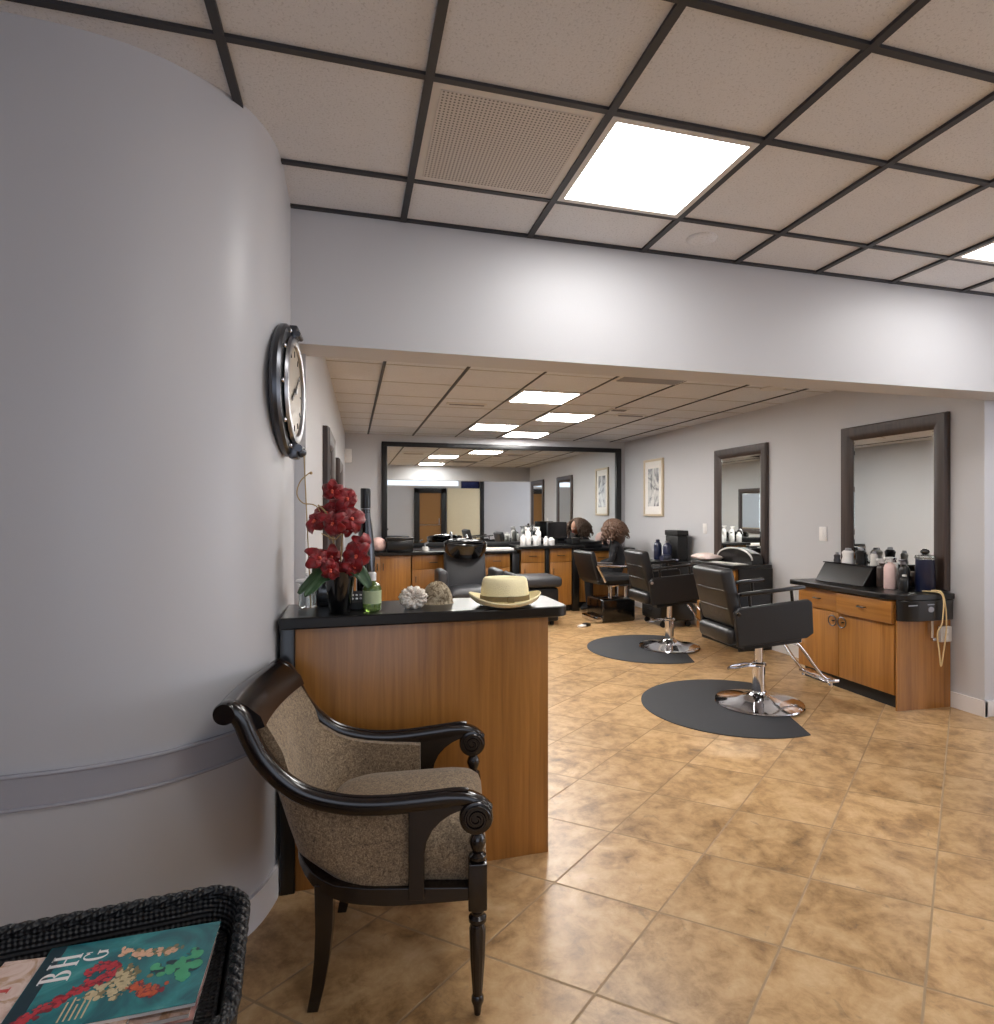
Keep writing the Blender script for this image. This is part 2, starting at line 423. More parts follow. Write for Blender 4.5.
panel(2.05, 2.65, 6.2, 6.8, CB, 'second light panel of the rear ceiling, offset toward the mirrored side wall', 'panel_back', BL)
panel(1.45, 2.05, 7.2, 7.78, CB, 'third light panel of the rear ceiling, in line with the largest one', 'panel_back', BL)
panel(2.05, 2.65, 7.78, 8.38, CB, 'light panel of the rear ceiling closest to the big back mirror', 'panel_back', BL)
panel(1.45, 2.05, 3.32, 3.92, CB, 'light panel of the rear ceiling tucked behind the header', 'panel_back', BL)
for x, y, l in ((3.56, 4.5, 'round recessed downlight above the nearer styling station'), (3.54, 6.4, 'round recessed downlight further back, above the second styling station')):
    t = thing('downlight', l, 'downlight', (x, y, CB), 0, 'round recessed downlights')
    q = MB(); q.lathe([(.07, -.006), (.105, -.006), (.11, .0), (.11, .006), (.07, .006), (.07, -.006)], seg=28); q.build('trim_ring', 'white_metal', t)
    q = MB(); q.lathe([(0, -.004), (.069, -.004), (.069, .004), (0, .004)], seg=24); q.build('bulb', 'bulb', t)
t = thing('air_grille', 'perforated metal air grille in the front ceiling beside the light panel', 'air grille', (.5365, 2.162, CF))
q = MB(); q.box((-.288, -.288, -.006), (.288, .288, .003)); q.build('frame', 'white_metal', t)
q = MB(); q.box((-.26, -.255, -.009), (.26, .255, -.005)); q.build('perforated_face', 'perf', t)
def vent(x, y, sx, sy, label):
    t = thing('ceiling_vent', label, 'ceiling vent', (x, y, CB), 0, 'vents in the rear ceiling')
    q = MB(); q.box((-sx/2, -sy/2, -.012), (sx/2, sy/2, .002), .003); q.build('frame', 'white_metal', t)
    n = max(3, int(sy/.03)); q = MB()
    for i in range(n):
        yy = -sy/2+.03+(sy-.06)*(i+.5)/n; q.box((-sx/2+.025, yy-.006, -.018), (sx/2-.025, yy+.006, -.011), rot=(.5, 0, 0))
    q.build('louvre', 'steel', t)
vent(2.35, 4.42, .58, .3, 'widest ceiling vent just behind the header')
vent(2.72, 5.85, .2, .14, 'small ceiling vent beside the second light panel')
vent(3.0, 6.15, .34, .1, 'narrow slot vent between the small vent and the far downlight')
vent(1.12, 5.95, .4, .09, 'narrow slot vent left of the rear light panels')
q = MB(); q.lathe([(0, -.012), (.05, -.012), (.07, -.006), (.075, .001), (0, .001)], (1.66, 2.62, CF), 28)
tag(q.build('ceiling_cover_disc', 'tile'), 'pale flush round disc on the ceiling tile above the header', 'cover disc')

# ------------------------------------------------------------------ wall clock
t = thing('wall_clock', 'big round porthole wall clock with bolted metal rim', 'wall clock', (-.252, 2.50, 1.867), -4.5)
X90 = Matrix.Rotation(PI/2, 4, 'Y')
def disc(prof, name, mat, par, seg=64):
    q = MB(); q.lathe(prof, (0, 0, 0), seg, X90); return q.build(name, mat, par, 30)
disc([(.0, .0), (.245, 0), (.252, .012), (.252, .026), (.242, .036), (.196, .040), (.19, .03), (.0, .03)], 'backplate', 'gunmetal', t)
r_ = disc([(.190, .034), (.208, .045), (.200, .055), (.184, .058), (.172, .054), (.168, .046), (.172, .034)], 'bezel', 'steel', t)
disc([(.0, .031), (.172, .031), (.172, .044), (.0, .044)], 'dial', 'print_face', t)
for i in range(12):
    q = MB(); a = i*PI/6; q.box((.044, -.003, .132), (.0465, .003, .155), rot=(a, 0, 0), piv=(.036, 0, 0)); q.build('hour_mark', 'black', t)
for ln, an, wd in ((.082, 2.1, .007), (.12, -.9, .005)):
    q = MB(); q.box((.048, -wd, -.015), (.050, wd, ln), rot=(an, 0, 0), piv=(.041, 0, 0)); q.build('hand', 'black', t)
q = MB(); q.lathe([(0, .034), (.012, .034), (.012, .054), (0, .057)], seg=14, mat=X90); q.build('hub', 'steel', t)
for i in range(10):
    a = i*PI/5+.3; q = MB(); q.sph((.041, .226*math.sin(a), .226*math.cos(a)), (.008, .009, .009), 10, 6); q.build('bolt', 'chrome', t)
q = MB(); q.box((.028, -.035, -.262), (.062, .035, -.2), .008); q.cyl((.066, -.04, -.222), (.066, .04, -.222), .014); q.sph((.07, .0, -.236), .02, 12, 8); q.build('latch', 'gunmetal', t)
q = MB(); q.box((.028, -.03, .2), (.06, .03, .25), .006); q.cyl((.062, -.036, .215), (.062, .036, .215), .011); q.build('hinge', 'gunmetal', t)

# ------------------------------------------------------------------ reception desk
ZT = 1.015
t = thing('reception_desk', 'honey wood reception desk with a black counter ledge against the curved wall', 'reception desk', (0, 0, 0))
q = MB(); q.box((-.195, 2.372, 0), (.787, 2.40, .972), .002); q.build('front_panel', 'wood', t)
q = MB(); q.box((-.195, 2.40, 0), (.785, 2.63, .972), .002); q.build('body', 'wood', t)
q = MB(); q.box((-.246, 2.36, 0), (-.196, 2.63, .972), .002); q.build('end_post', 'black', t)
def roundrect(x0, x1, y0, y1, rads, n=7):
    out = []
    for (cx, cy, a0), r in zip(((x0, y0, PI), (x1, y0, 1.5*PI), (x1, y1, 0), (x0, y1, .5*PI)), rads):
        sx = 1 if cx == x0 else -1; sy = 1 if cy == y0 else -1
        if r <= 0: out.append((cx, cy)); continue
        for k in range(n+1):
            a = a0+.5*PI*k/n; out.append((cx+sx*r+r*math.cos(a), cy+sy*r+r*math.sin(a)))
    return out
XYT = lambda u, v, t: (u, v, t)
q = MB(); q.prism(roundrect(-.248, .868, 2.335, 2.69, (.0, .055, .055, .0)), XYT, .972, ZT); q.build('counter_ledge', 'black', t, bev=.006)

# ------------------------------------------------------------------ armchair
t = thing('armchair', 'dark carved wood armchair upholstered in tan tweed beside the reception desk', 'armchair', (.40, 1.925, 0), -10)
def yy(x): return .27+.055*x
arm_c = [(-.704, .853), (-.682, .856), (-.656, .830), (-.636, .784), (-.603, .722), (-.549, .662), (-.482, .618), (-.385, .592), (-.28, .586), (-.16, .595), (-.06, .604), (-.012, .592), (.018, .566)]
def rrect(c, t_, n_, b_, w, h, n=12):
    out = []
    for k in range(n):
        a = 2*PI*k/n; ca, sa = math.cos(a), math.sin(a)
        out.append(c + b_*(w*math.copysign(abs(ca)**.6, ca)) + n_*(h*math.copysign(abs(sa)**.6, sa)))
    return out
def xz_disc(q, x, z, prof, y, seg=26):
    q.lathe(prof, (x, y, z), seg, Matrix.Rotation(-PI/2, 4, 'X'))
for s in (-1, 1):
    path = smoothpath([(x, s*yy(x), z) for x, z in arm_c], 5); rings = []
    for i, p in enumerate(path):
        tn = path[min(i+1, len(path)-1)]-path[max(i-1, 0)]; tn.normalize(); bn = Vector((0, 1, 0)); nn = tn.cross(bn); bn = nn.cross(tn) if False else bn
        rings.append(rrect(p, tn, nn, bn, .023, .024 if i < len(path)*.8 else .02))
    q = MB(); q.loft(rings)
    xz_disc(q, -.696, .851, [(0, -.027), (.028, -.027), (.031, -.02), (.031, .02), (.028, .027), (0, .027)], s*yy(-.71))
    q.tube([p+Vector((0, s*.0, .023)) for p in path[12:-8]], .006, 6)
    a = q.build('arm_rail', 'lacquer', t, 45)
    q = MB(); xz_disc(q, -.014, .556, [(0, -.03), (.03, -.03), (.044, -.026), (.047, -.02), (.047, .02), (.044, .026), (.03, .03), (0, .03)], s*.27)
    sp = []
    for i in range(40):
        an = i*.36; rr = .038*(1-i/46); sp.append((-.014+rr*math.cos(an), s*.301, .556+rr*math.sin(an)))
    q.tube(sp, .004, 6); q.tube([(x, y-s*.062, z) for x, y, z in sp], .004, 6)
    q.build('scroll', 'lacquer', t, 45)
    q = MB()
    pl = [(-.2, .60), (-.2, .33), (-.157, .33), (-.157, .455), (-.150, .492), (-.135, .522), (-.112, .546), (-.085, .564), (-.052, .578), (-.03, .60)]
    q.prism(pl, lambda u, v, k: (u, s*yy(u)+k, v), -.02, .02); q.build('arm_support', 'lacquer', t, 40, bev=.003)
    q = MB(); q.lathe([(.017, .43), (.024, .436), (.024, .444), (.014, .452), (.02, .468), (.024, .482), (.02, .496), (.013, .506), (.018, .512), (.018, .52)], (-.01, s*.27, 0), 18); q.build('baluster', 'lacquer', t)
    # front leg: square block, turned and fluted below
    q = MB(); q.box((-.036, s*.27-.026, .30), (.016, s*.27+.026, .43), .004)
    fl = []
    prof = [(.024, .302), (.024, .295), (.017, .287), (.017, .28), (.025, .272), (.025, .262), (.018, .254), (.0235, .24), (.021, .16), (.0135, .055), (.017, .048), (.0175, .038), (.012, .024), (.009, .0)]
    for r, z in prof:
        fl.append([Vector((-.01+r*(1-(.07 if z < .245 and z > .05 and k % 2 else 0))*math.cos(2*PI*k/28), s*.27+r*(1-(.07 if z < .245 and z > .05 and k % 2 else 0))*math.sin(2*PI*k/28), z)) for k in range(28)])
    q.loft(fl); q.build('leg', 'lacquer', t, 30)
    q = MB(); rg = []
    for x, z, h in ((-.437, .36, .026), (-.437, .30, .025), (-.438, .23, .023), (-.444, .15, .0205), (-.455, .07, .0175), (-.47, .0, .0155)):
        rg.append([Vector((x+a*h, s*.212+b*h*.85, z)) for a, b in ((-1, -1), (1, -1), (1, 1), (-1, 1))])
    q.loft(rg); q.build('leg', 'lacquer', t, 30, bev=.003)
q = MB(); q.box((-.03, -.246, .315), (.008, .246, .35), .004); q.build('front_rail', 'lacquer', t)
# crest rail between the two scrolls
pr = [(-.598, .80), (-.610, .830), (-.645, .858), (-.674, .876), (-.700, .880), (-.722, .866), (-.726, .848), (-.712, .835), (-.692, .836), (-.668, .826), (-.645, .785)]
q = MB(); q.prism(pr, lambda u, v, k: (u-.018*(1-(k/.23)**2), k, v), -.214, .214, 12); q.build('crest_rail', 'lacquer', t, 45)
# barrel shaped upholstered back and sides, one shell
inner_top = [(.40, -.20), (.572, -.2), (.585, -.36), (.60, -.43), (.618, -.482), (.662, -.549), (.722, -.603), (.782, -.632), (.86, -.65)]
backx = [(.352, -.43), (.375, -.475), (.40, -.508), (.436, -.526), (.561, -.566), (.697, -.607), (.82, -.642)]
def ushape(z, inset, depth):
    ys = .27-.012-inset; xf = lerp_tab(inner_top, z); xb = lerp_tab(backx, z)-.02+depth; out = []
    rx = max(.02, min(.16, xf-xb)); 
    for s in (-1, 1):
        half = []
        y_f = ys+.055*xf; y_b = ys+.055*xb
        for k in range(5):
            x = xf+(xb+rx-xf)*k/5; half.append((x, s*(ys+.055*x)))
        y1 = ys+.055*(xb+rx); ry = min(.13, y1*.6)
        for k in range(8):
            a = PI/2*k/7; half.append((xb+rx-rx*math.sin(a), s*(y1-ry+ry*math.cos(a))))
        half.append((xb-.004, s*(y1-ry)*.5))
        out.append(half)
    return out[0]+[(xb-.006, 0)]+out[1][::-1]
rings = []
for z in (.352, .42, .50, .55, .568, .574, .58, .59, .60, .61, .62, .635, .65, .665, .68, .695, .71, .725, .74, .755, .77, .785, .80, .808):
    o_ = [Vector((x, y, z)) for x, y in ushape(z, 0, 0)]; i_ = [Vector((x, y, z)) for x, y in ushape(z, .034, .055 if z < .72 else max(.028, .055-.3*(z-.72)))]
    rings.append(o_+i_[::-1])
q = MB(); q.loft(rings); q.build('upholstered_back', 'tweed', t, 60)
# seat cushion
P = []; nx, ny = 18, 18
def cushion(q, x0, x1, y0, y1, z0, z1, crown, e=.10, nx=16, ny=16, sh=lambda x, y, z: (x, y, z)):
    def h(u, v):
        f = (1-abs(2*u-1)**4)*(1-abs(2*v-1)**4); return f
    top = []; bot = []
    for i in range(nx+1):
        a, b = [], []
        for j in range(ny+1):
            u, v = i/nx, j/ny; f = h(u, v); x = x0+(x1-x0)*u; y = y0+(y1-y0)*v; rim = min(1, max(0, f))**.35
            a.append(Vector(sh(x, y, z0+(z1-z0)*(.55+.45*rim)+crown*f))); b.append(Vector(sh(x, y, z0+(z1-z0)*(.55-.55*rim))))
        top.append(a); bot.append(b)
    q.loft(top, False, False); q.loft(bot, False, False); return q
up = ushape(.40, -.012, -.004); lowt = [(-.58, .425), (-.525, .395), (-.464, .346), (-.362, .312), (-.26, .303), (-.156, .307), (-.01, .316)]; upt = [(-.58, .455), (-.515, .42), (-.47, .388), (-.413, .366), (-.31, .355), (-.01, .352)]
up = [(-.01, -.27), (-.10, -.265)]+up+[(-.10, .265), (-.01, .27)]; ui = []
for i, (x, y) in enumerate(up):
    a, b = Vector(up[max(i-1, 0)]), Vector(up[min(i+1, len(up)-1)]); tv = (b-a).normalized(); nv = Vector((tv.y, -tv.x)); 
    if nv.dot(Vector((-.25-x, -y))) < 0: nv = -nv
    ui.append((x+nv.x*.042, y+nv.y*.042))
rings = []
for (x, y), (x2, y2) in zip(up, ui):
    a, b = lerp_tab(lowt, x), lerp_tab(upt, x); rings.append([Vector((x, y, a)), Vector((x2, y2, a)), Vector((x2, y2, b)), Vector((x, y, b))])
q = MB(); q.loft(rings); q.build('seat_rail', 'lacquer', t, 45, bev=.003)
q = MB(); rings = []
for z, ins in ((.347, .012), (.356, .002), (.40, -.004), (.44, -.004), (.465, .004), (.485, .022), (.502, .055), (.515, .10), (.522, .16), (.525, .21)):
    rings.append([Vector((x, y*(.27+.055*x-(.045 if x < -.1 else .03))/.24, z)) for x, y in roundrect(-.475+ins, .012-ins, -.24+ins, .24-ins, (max(.012, .10-ins*.3), .05, .05, max(.012, .10-ins*.3)) if ins < .2 else (.03,)*4, 8)])
q.loft(rings); q.build('seat_cushion', 'tweed', t, 60)
q = MB(); q.tube([(.011, -.236, .425), (.012, 0, .425), (.011, .236, .425)], .005, 6); q.tube([(.004, -.238, .357), (.004, .238, .357)], .005, 6); q.build('piping', 'piping', t)

# ------------------------------------------------------------------ wicker table and magazines
t = thing('wicker_table', 'black wicker tray table holding magazines beside the curved wall', 'side table', (-.495, 1.112, 0), 5)
def rr3(hx, hy, r, z, n=8): return [Vector((x, y, z)) for x, y in roundrect(-hx, hx, -hy, hy, (r,)*4, n)]
HX, HY = .31, .192
q = MB(); q.loft([rr3(HX-.008, HY-.008, .07, .64), rr3(HX-.02, HY-.02, .06, .60), rr3(HX-.03, HY-.03, .05, .575), rr3(HX-.02, HY-.02, .06, .56), rr3(HX+.006, HY+.006, .075, .60), rr3(HX+.008, HY+.008, .075, .64), rr3(HX-.008, HY-.008, .07, .64)], caps=False)
q.loft([rr3(HX-.028, HY-.028, .05, .592), rr3(HX-.03, HY-.03, .05, .562)]); q.build('tray', 'wicker', t, 70)
base = rr3(HX, HY, .075, .643, 10); L = []
n = len(base); dense = []
for i in range(n):
    a, b = base[i], base[(i+1) % n]; k = max(1, int((b-a).length/.009))
    for j in range(k): dense.append(a+(b-a)*j/k)
q = MB()
for ph in (0, 2*PI/3, 4*PI/3):
    pts = []
    for i, p in enumerate(dense):
        a_ = 2*PI*i/len(dense)*round(len(dense)*.009/.075) + ph
        pv = dense[(i+1) % len(dense)]-dense[i-1]; pv.normalize(); nn = Vector((pv.y, -pv.x, 0))
        pts.append(p+nn*.0065*math.cos(a_)+Vector((0, 0, .0065*math.sin(a_))))
    q.tube(pts, .0072, 8, closed=True)
q.build('braided_rim', 'wicker', t, 80)
q = MB(); q.loft([rr3(HX-.012, HY-.012, .06, .562), rr3(HX-.03, HY-.03, .055, .44), rr3(HX-.045, HY-.045, .05, .44), rr3(HX-.03, HY-.03, .055, .562)], caps=False); q.build('apron', 'wicker', t, 60)
for sx in (-1, 1):
    for sy in (-1, 1):
        q = MB(); q.cyl((sx*(HX-.055), sy*(HY-.055), .562), (sx*(HX-.045), sy*(HY-.045), 0), .024, .022, 14); q.build('leg', 'wicker', t)
q = MB(); q.loft([rr3(HX-.075, HY-.075, .03, .17), rr3(HX-.075, HY-.075, .03, .15)]); q.build('shelf', 'wicker', t)

def text_mesh(name, body, size, mat, parent, loc, rz=0, sx=1):
    cu = bpy.data.curves.new(name, 'FONT'); cu.body = body; cu.size = size; cu.align_x = 'LEFT'
    ob = bpy.data.objects.new(name+'_tmp', cu); C.objects.link(ob)
    dg = bpy.context.evaluated_depsgraph_get(); me = bpy.data.meshes.new_from_object(ob.evaluated_get(dg))
    bpy.data.objects.remove(ob); me.materials.clear(); me.materials.append(M[mat])
    o = bpy.data.objects.new(name, me); C.objects.link(o); o.parent = parent; o.location = loc; o.rotation_euler = (0, 0, R(rz)); o.scale = (sx, 1, 1); return o
def cover_mat(name, stops, scale, dist=1.5):
    k = N(name); v = k.coord()
    a = k.noise(v, scale, 4, .6, dist).outputs[0]
    k.set(Base_Color=k.ramp(a, stops), Roughness=.25); k.b.inputs['Coat Weight'].default_value = .3
    M[name] = k.m
cover_mat('cover_teal', [(.25, lin((14, 56, 66))), (.42, lin((20, 96, 104))), (.55, lin((34, 128, 132))), (.72, lin((84, 166, 160)))], 7)
cover_mat('cover_blush', [(.3, lin((214, 176, 160))), (.5, lin((232, 208, 196))), (.62, lin((196, 158, 128))), (.75, lin((120, 96, 70)))], 16)
cover_mat('cover_mixed', [(.3, lin((22, 22, 28))), (.45, lin((70, 56, 54))), (.55, lin((196, 92, 50))), (.7, lin((206, 186, 130)))], 18)
cover_mat('cover_mauve', [(.3, lin((120, 78, 96))), (.5, lin((206, 160, 150))), (.7, lin((226, 200, 190)))], 9)
M['coral'] = simple('coral_red', (186, 52, 62), .35, scale=160, var=.5)
M['coral_orange'] = simple('coral_orange', (190, 88, 52), .35, scale=160, var=.5)
M['shell_beige'] = simple('shell_beige', (196, 180, 142), .35, scale=120, var=.4)
M['shell_peach'] = simple('shell_peach', (214, 172, 142), .35, scale=120, var=.4)
M['sea_green'] = simple('sea_green', (72, 160, 116), .35, scale=60, var=.4)
M['dark_teal'] = simple('dark_teal', (16, 48, 58), .35, scale=60, var=.2)
M['masthead_red'] = simple('masthead_red', (196, 74, 70), .4)
def magazine(label, loc, rz, w, h, th, cover):
    t = thing('magazine', label, 'magazine', loc, rz, 'magazines in the wicker tray')
    q = MB(); q.box((-w/2, -h/2, 0), (w/2, h/2, th-.0008), .0005, 1); q.build('pages', 'paper', t)
    q = MB(); q.box((-w/2-.001, -h/2-.001, th-.0008), (w/2+.001, h/2+.001, th), 0); q.build('cover', cover, t)
    return t
bz = .592
magazine('magazine with a mauve edge peeking out lowest in the tray', (-.372, 1.150, bz+.0005), 1, .262, .19, .008, 'cover_mauve')
magazine('pale pink edged magazine right under the teal coral cover', (-.380, 1.152, bz+.0087), 2, .262, .19, .008, 'cover_blush')
m2 = magazine('magazine with a blush cover and red masthead letters, half under the teal one', (-.455, 1.150, bz+.0169), -5, .262, .185, .008, 'cover_blush')
magazine('magazine with a dark orange and yellow cover at the far end of the fan', (-.475, 1.19, bz+.0246-.0164), -16, .27, .2, .007, 'cover_mixed') if False else None
def blob(q, pts, z0, z1): q.prism(pts, lambda u, v, k: (u, v, k), z0, z1)
def leafy(cx, cy, L, W, an, n=9, jag=0):
    top, bot = [], []
    for i in range(n+1):
        u = i/n; w = W*math.sin(PI*min(1, max(0, u)))**.7*(1+jag*random.uniform(-1, 1)); top.append((u*L, w/2)); bot.append((u*L, -w/2))
    pts = top+bot[::-1][1:-1]; ca, sa = math.cos(an), math.sin(an)
    return [(cx+x*ca-y*sa, cy+x*sa+y*ca) for x, y in pts]
def arc(cx, cy, rx, ry, a0, a1, thick, thin, n=18):
    o_, i_ = [], []
    for k in range(n+1):
        a = a0+(a1-a0)*k/n; t_ = thin+(thick-thin)*abs(math.cos(a)); o_.append((cx+rx*math.cos(a), cy+ry*math.sin(a))); i_.append((cx+(rx-t_)*math.cos(a), cy+(ry-t_*.6)*math.sin(a)))
    return [[o_[k], o_[k+1], i_[k+1], i_[k]] for k in range(n)]
def bar(x0, y0, x1, y1): return [[(x0, y0), (x1, y0), (x1, y1), (x0, y1)]]
GL = {'B': bar(.08, 0, .26, 1)+bar(0, 0, .3, .05)+bar(0, .95, .3, 1)+arc(.28, .76, .30, .24, -PI/2, PI/2, .17, .05)+arc(.28, .27, .36, .27, -PI/2, PI/2, .18, .05),
      'H': bar(.06, 0, .23, 1)+bar(.5, 0, .67, 1)+bar(.2, .48, .52, .53)+bar(0, 0, .29, .05)+bar(0, .95, .29, 1)+bar(.44, 0, .73, .05)+bar(.44, .95, .73, 1),
      'G': arc(.36, .5, .36, .5, .75, 2*PI-.5, .18, .06, 26)+bar(.5, .08, .66, .46)+bar(.42, .42, .74, .47)+bar(.62, .72, .67, .97),
      'D': bar(.06, 0, .23, 1)+bar(0, 0, .3, .05)+bar(0, .95, .3, 1)+arc(.26, .5, .42, .5, -PI/2, PI/2, .17, .05),
      'V': [[(.05, 1), (.24, 1), (.42, 0), (.32, 0)], [(.58, 1), (.65, 1), (.42, 0), (.36, 0)]]+bar(0, .95, .3, 1)+bar(.5, .95, .73, 1),
      'I': bar(.07, 0, .24, 1)+bar(0, 0, .31, .05)+bar(0, .95, .31, 1)}
def letter(ch, x, y, h, mat, parent, z):
    """top of the letter points to -x"""
    q = MB()
    for k, pl in enumerate(GL[ch]): q.prism(pl, lambda u, v, kk: (x-v*h, y+u*h*.92, kk), z, z+.0003+.00001*(k % 5))
    q.build('masthead_letter', mat, parent)
for ch, y in (('D', -.055), ('V', -.02), ('I', .015)): letter(ch, -.085, y, .043, 'masthead_red', m2, .008)
top = magazine('teal magazine with a red coral cover and BHG masthead on top of the tray pile', (-.373, 1.160, bz+.0251), 0, .272, .196, .007, 'cover_teal')
zt = .007
q = MB(); q.prism([(-.136, -.098), (-.112, -.098), (-.112, .098), (-.136, .098)], XYT, zt, zt+.0002); q.build('spine_band', 'dark_teal', top)
letter('B', -.078, .006, .044, 'white_plastic', top, zt+.0003); letter('H', -.078, .041, .044, 'white_plastic', top, zt+.0003); letter('G', -.036, .046, .038, 'white_plastic', top, zt+.0003)
pr_ = random.Random(5)
def speckle(name, mats_, path, wid, n, r0, r1):
    pth = smoothpath([(a, b, 0) for a, b in path], 10)
    for mi, mname in enumerate(mats_):
        q = MB()
        for k in range(n):
            p = pth[pr_.randrange(len(pth))]; cx, cy = p.x+pr_.gauss(0, wid), p.y+pr_.gauss(0, wid); r = pr_.uniform(r0, r1); an = pr_.uniform(0, PI); e = pr_.uniform(.4, 1); z = zt+.0002+.00012*mi+.000001*k
            pts = []
            for w in range(10):
                a = 2*PI*w/10; xx, yy_ = r*math.cos(a), r*e*math.sin(a); pts.append((cx+xx*math.cos(an)-yy_*math.sin(an), cy+xx*math.sin(an)+yy_*math.cos(an)))
            q.prism(pts, XYT, z, z+.0001)
        o = q.build(name, mname, top); o['kind'] = 'stuff'
M['coral_deep'] = simple('coral_deep', (128, 24, 40), .35, scale=160, var=.3)
M['shell_dark'] = simple('shell_dark', (120, 108, 74), .35, scale=120, var=.3)
speckle('coral_print', ['coral_deep', 'coral'], [(-.118, -.078), (-.10, -.062), (-.075, -.04), (-.045, -.018), (-.02, .0)], .006, 98, .002, .0055)
speckle('coral_print', ['coral_deep', 'coral'], [(-.05, .02), (-.03, .028), (-.012, .018), (-.008, .0)], .005, 60, .002, .005)
speckle('shell_print', ['shell_dark', 'shell_beige'], [(-.03, -.04), (-.005, -.02), (.01, .0), (.02, -.02), (.0, -.045)], .008, 90, .002, .006)
speckle('coral_print', ['coral_deep', 'coral_orange'], [(.03, -.035), (.05, -.05), (.062, -.062), (.075, -.05)], .005, 60, .002, .005)
speckle('shell_print', ['shell_dark', 'shell_peach'], [(-.01, .06), (.01, .045), (.03, .042), (.055, .036), (.075, .04)], .005, 55, .002, .006)
speckle('weed_print', ['dark_teal', 'sea_green'], [(.05, .0), (.07, -.012), (.095, -.005), (.105, -.04), (.11, .03)], .006, 26, .004, .011)
for i, (n_, x) in enumerate(((5, -.058), (6, -.05), (4, -.042), (6, -.034), (5, -.026))):
    q = MB(); q.prism([(x, -.086), (x+.0025, -.086), (x+.0025, -.086+.008*n_), (x, -.086+.008*n_)], XYT, zt, zt+.0002); q.build('caption_line', 'shell_beige', top)
lm = magazine('magazine with a dark and orange cover lying at the far side of the tray', (-.635, 1.10, bz+.0005), -8, .17, .20, .009, 'cover_mixed')

# ------------------------------------------------------------------ things on the reception ledge
Z = ZT+.0005
t = thing('orchid_plant', 'red orchid in a tall black pot on the reception ledge', 'potted plant', (-.037, 2.425, Z))
q = MB(); q.lathe([(0, 0), (.036, 0), (.04, .004), (.058, .15), (.06, .158), (.055, .158), (.05, .146), (0, .144)], seg=30); q.build('pot', 'black_gloss', t)
q = MB()
def strap(q, pts, wid):
    path = smoothpath(pts, 6); rows = []
    for i, p in enumerate(path):
        tn = path[min(i+1, len(path)-1)]-path[max(i-1, 0)]; tn.normalize(); side = tn.cross(Vector((0, -.75, .66)));
        if side.length < .1: side = Vector((1, 0, 0))
        side.normalize(); u = i/(len(path)-1); w = wid*(math.sin(PI*min(.98, .12+.86*u))**.6); up = side.cross(tn)
        rows.append([p-side*w+up*.008, p-side*w*.5+up*.002, p, p+side*w*.5+up*.002, p+side*w+up*.008])
    q.grid(rows)
def cam(px, py, Y):
    th = math.atan((518-350)/606.0); f = (math.sin(th), math.cos(th)); r = (math.cos(th), -math.sin(th)); k = (px-518)/606.0
    vx, vy = f[0]+r[0]*k, f[1]+r[1]*k; d = Y/vy; return Vector((d*vx, Y, 1.4-(py-512)*d/606.0))
O = Vector((-.037, 2.425, Z))
leaves = [([(334, 578, 2.42), (322, 572, 2.41), (312, 580, 2.38), (299, 594, 2.35)], .018), ([(336, 578, 2.42), (322, 580, 2.36), (312, 590, 2.33), (305, 597, 2.31)], .02),
          ([(342, 577, 2.42), (352, 568, 2.40), (360, 573, 2.38), (370, 588, 2.37)], .030), ([(338, 578, 2.43), (325, 567, 2.5), (318, 566, 2.52), (314, 573, 2.53)], .018), ([(342, 577, 2.43), (352, 570, 2.47), (360, 572, 2.49), (365, 582, 2.50)], .02)]
for pts, w in leaves:
    q = MB(); strap(q, [cam(*p)-O for p in pts], w); lo = q.build('leaf', 'leaf', t, 70); md = lo.modifiers.new('thick', 'SOLIDIFY'); md.thickness = .003
stems = [[(338, 578, 2.425), (334, 545, 2.42), (327, 515, 2.41), (318, 505, 2.40)], [(340, 578, 2.425), (342, 540, 2.43), (346, 510, 2.44), (342, 490, 2.45)], [(340, 578, 2.42), (348, 566, 2.40), (356, 552, 2.38), (362, 548, 2.37)], [(337, 578, 2.425), (330, 566, 2.41), (322, 556, 2.39), (318, 550, 2.38)]]
for s_ in stems:
    q = MB(); q.tube(smoothpath([cam(*p)-O for p in s_], 5), .003, 8); q.build('stem', 'stem', t)
q = MB(); q.tube([cam(311, 608, 2.45)-O, cam(304, 456, 2.45)-O], .0022, 8); q.build('stake', 'stem', t)
q = MB(); q.tube(smoothpath([cam(x, y, 2.43)-O for x, y in ((330, 540), (318, 508), (303, 503), (297, 494), (300, 482), (308, 474), (311, 473))], 6), .0022, 8); q.sph(cam(311, 473, 2.43)-O, .006, 10, 8); q.build('tendril', 'stem', t)
q = MB()
for px, py in ((334, 538), (342, 540), (338, 536)):
    q.tube([cam(335, 540, 2.40)-O, cam(px-18+random.uniform(-6, 30), py+random.uniform(-8, 16), 2.38)-O], .002, 6)
q.build('tie', 'stem', t)
bl = [(316, 521, 2.38, .9), (327, 514, 2.43, 1.0), (332, 490, 2.42, .85), (347, 499, 2.42, 1.0), (351, 519, 2.40, 1.1), (338, 508, 2.45, 1.0), (334, 523, 2.35, .95), (346, 528, 2.44, .9),
      (318, 558, 2.37, .95), (331, 556, 2.41, 1.0), (330, 569, 2.35, .85), (344, 566, 2.42, .8), (357, 556, 2.37, 1.1), (362, 545, 2.40, .8), (352, 566, 2.38, .8)]
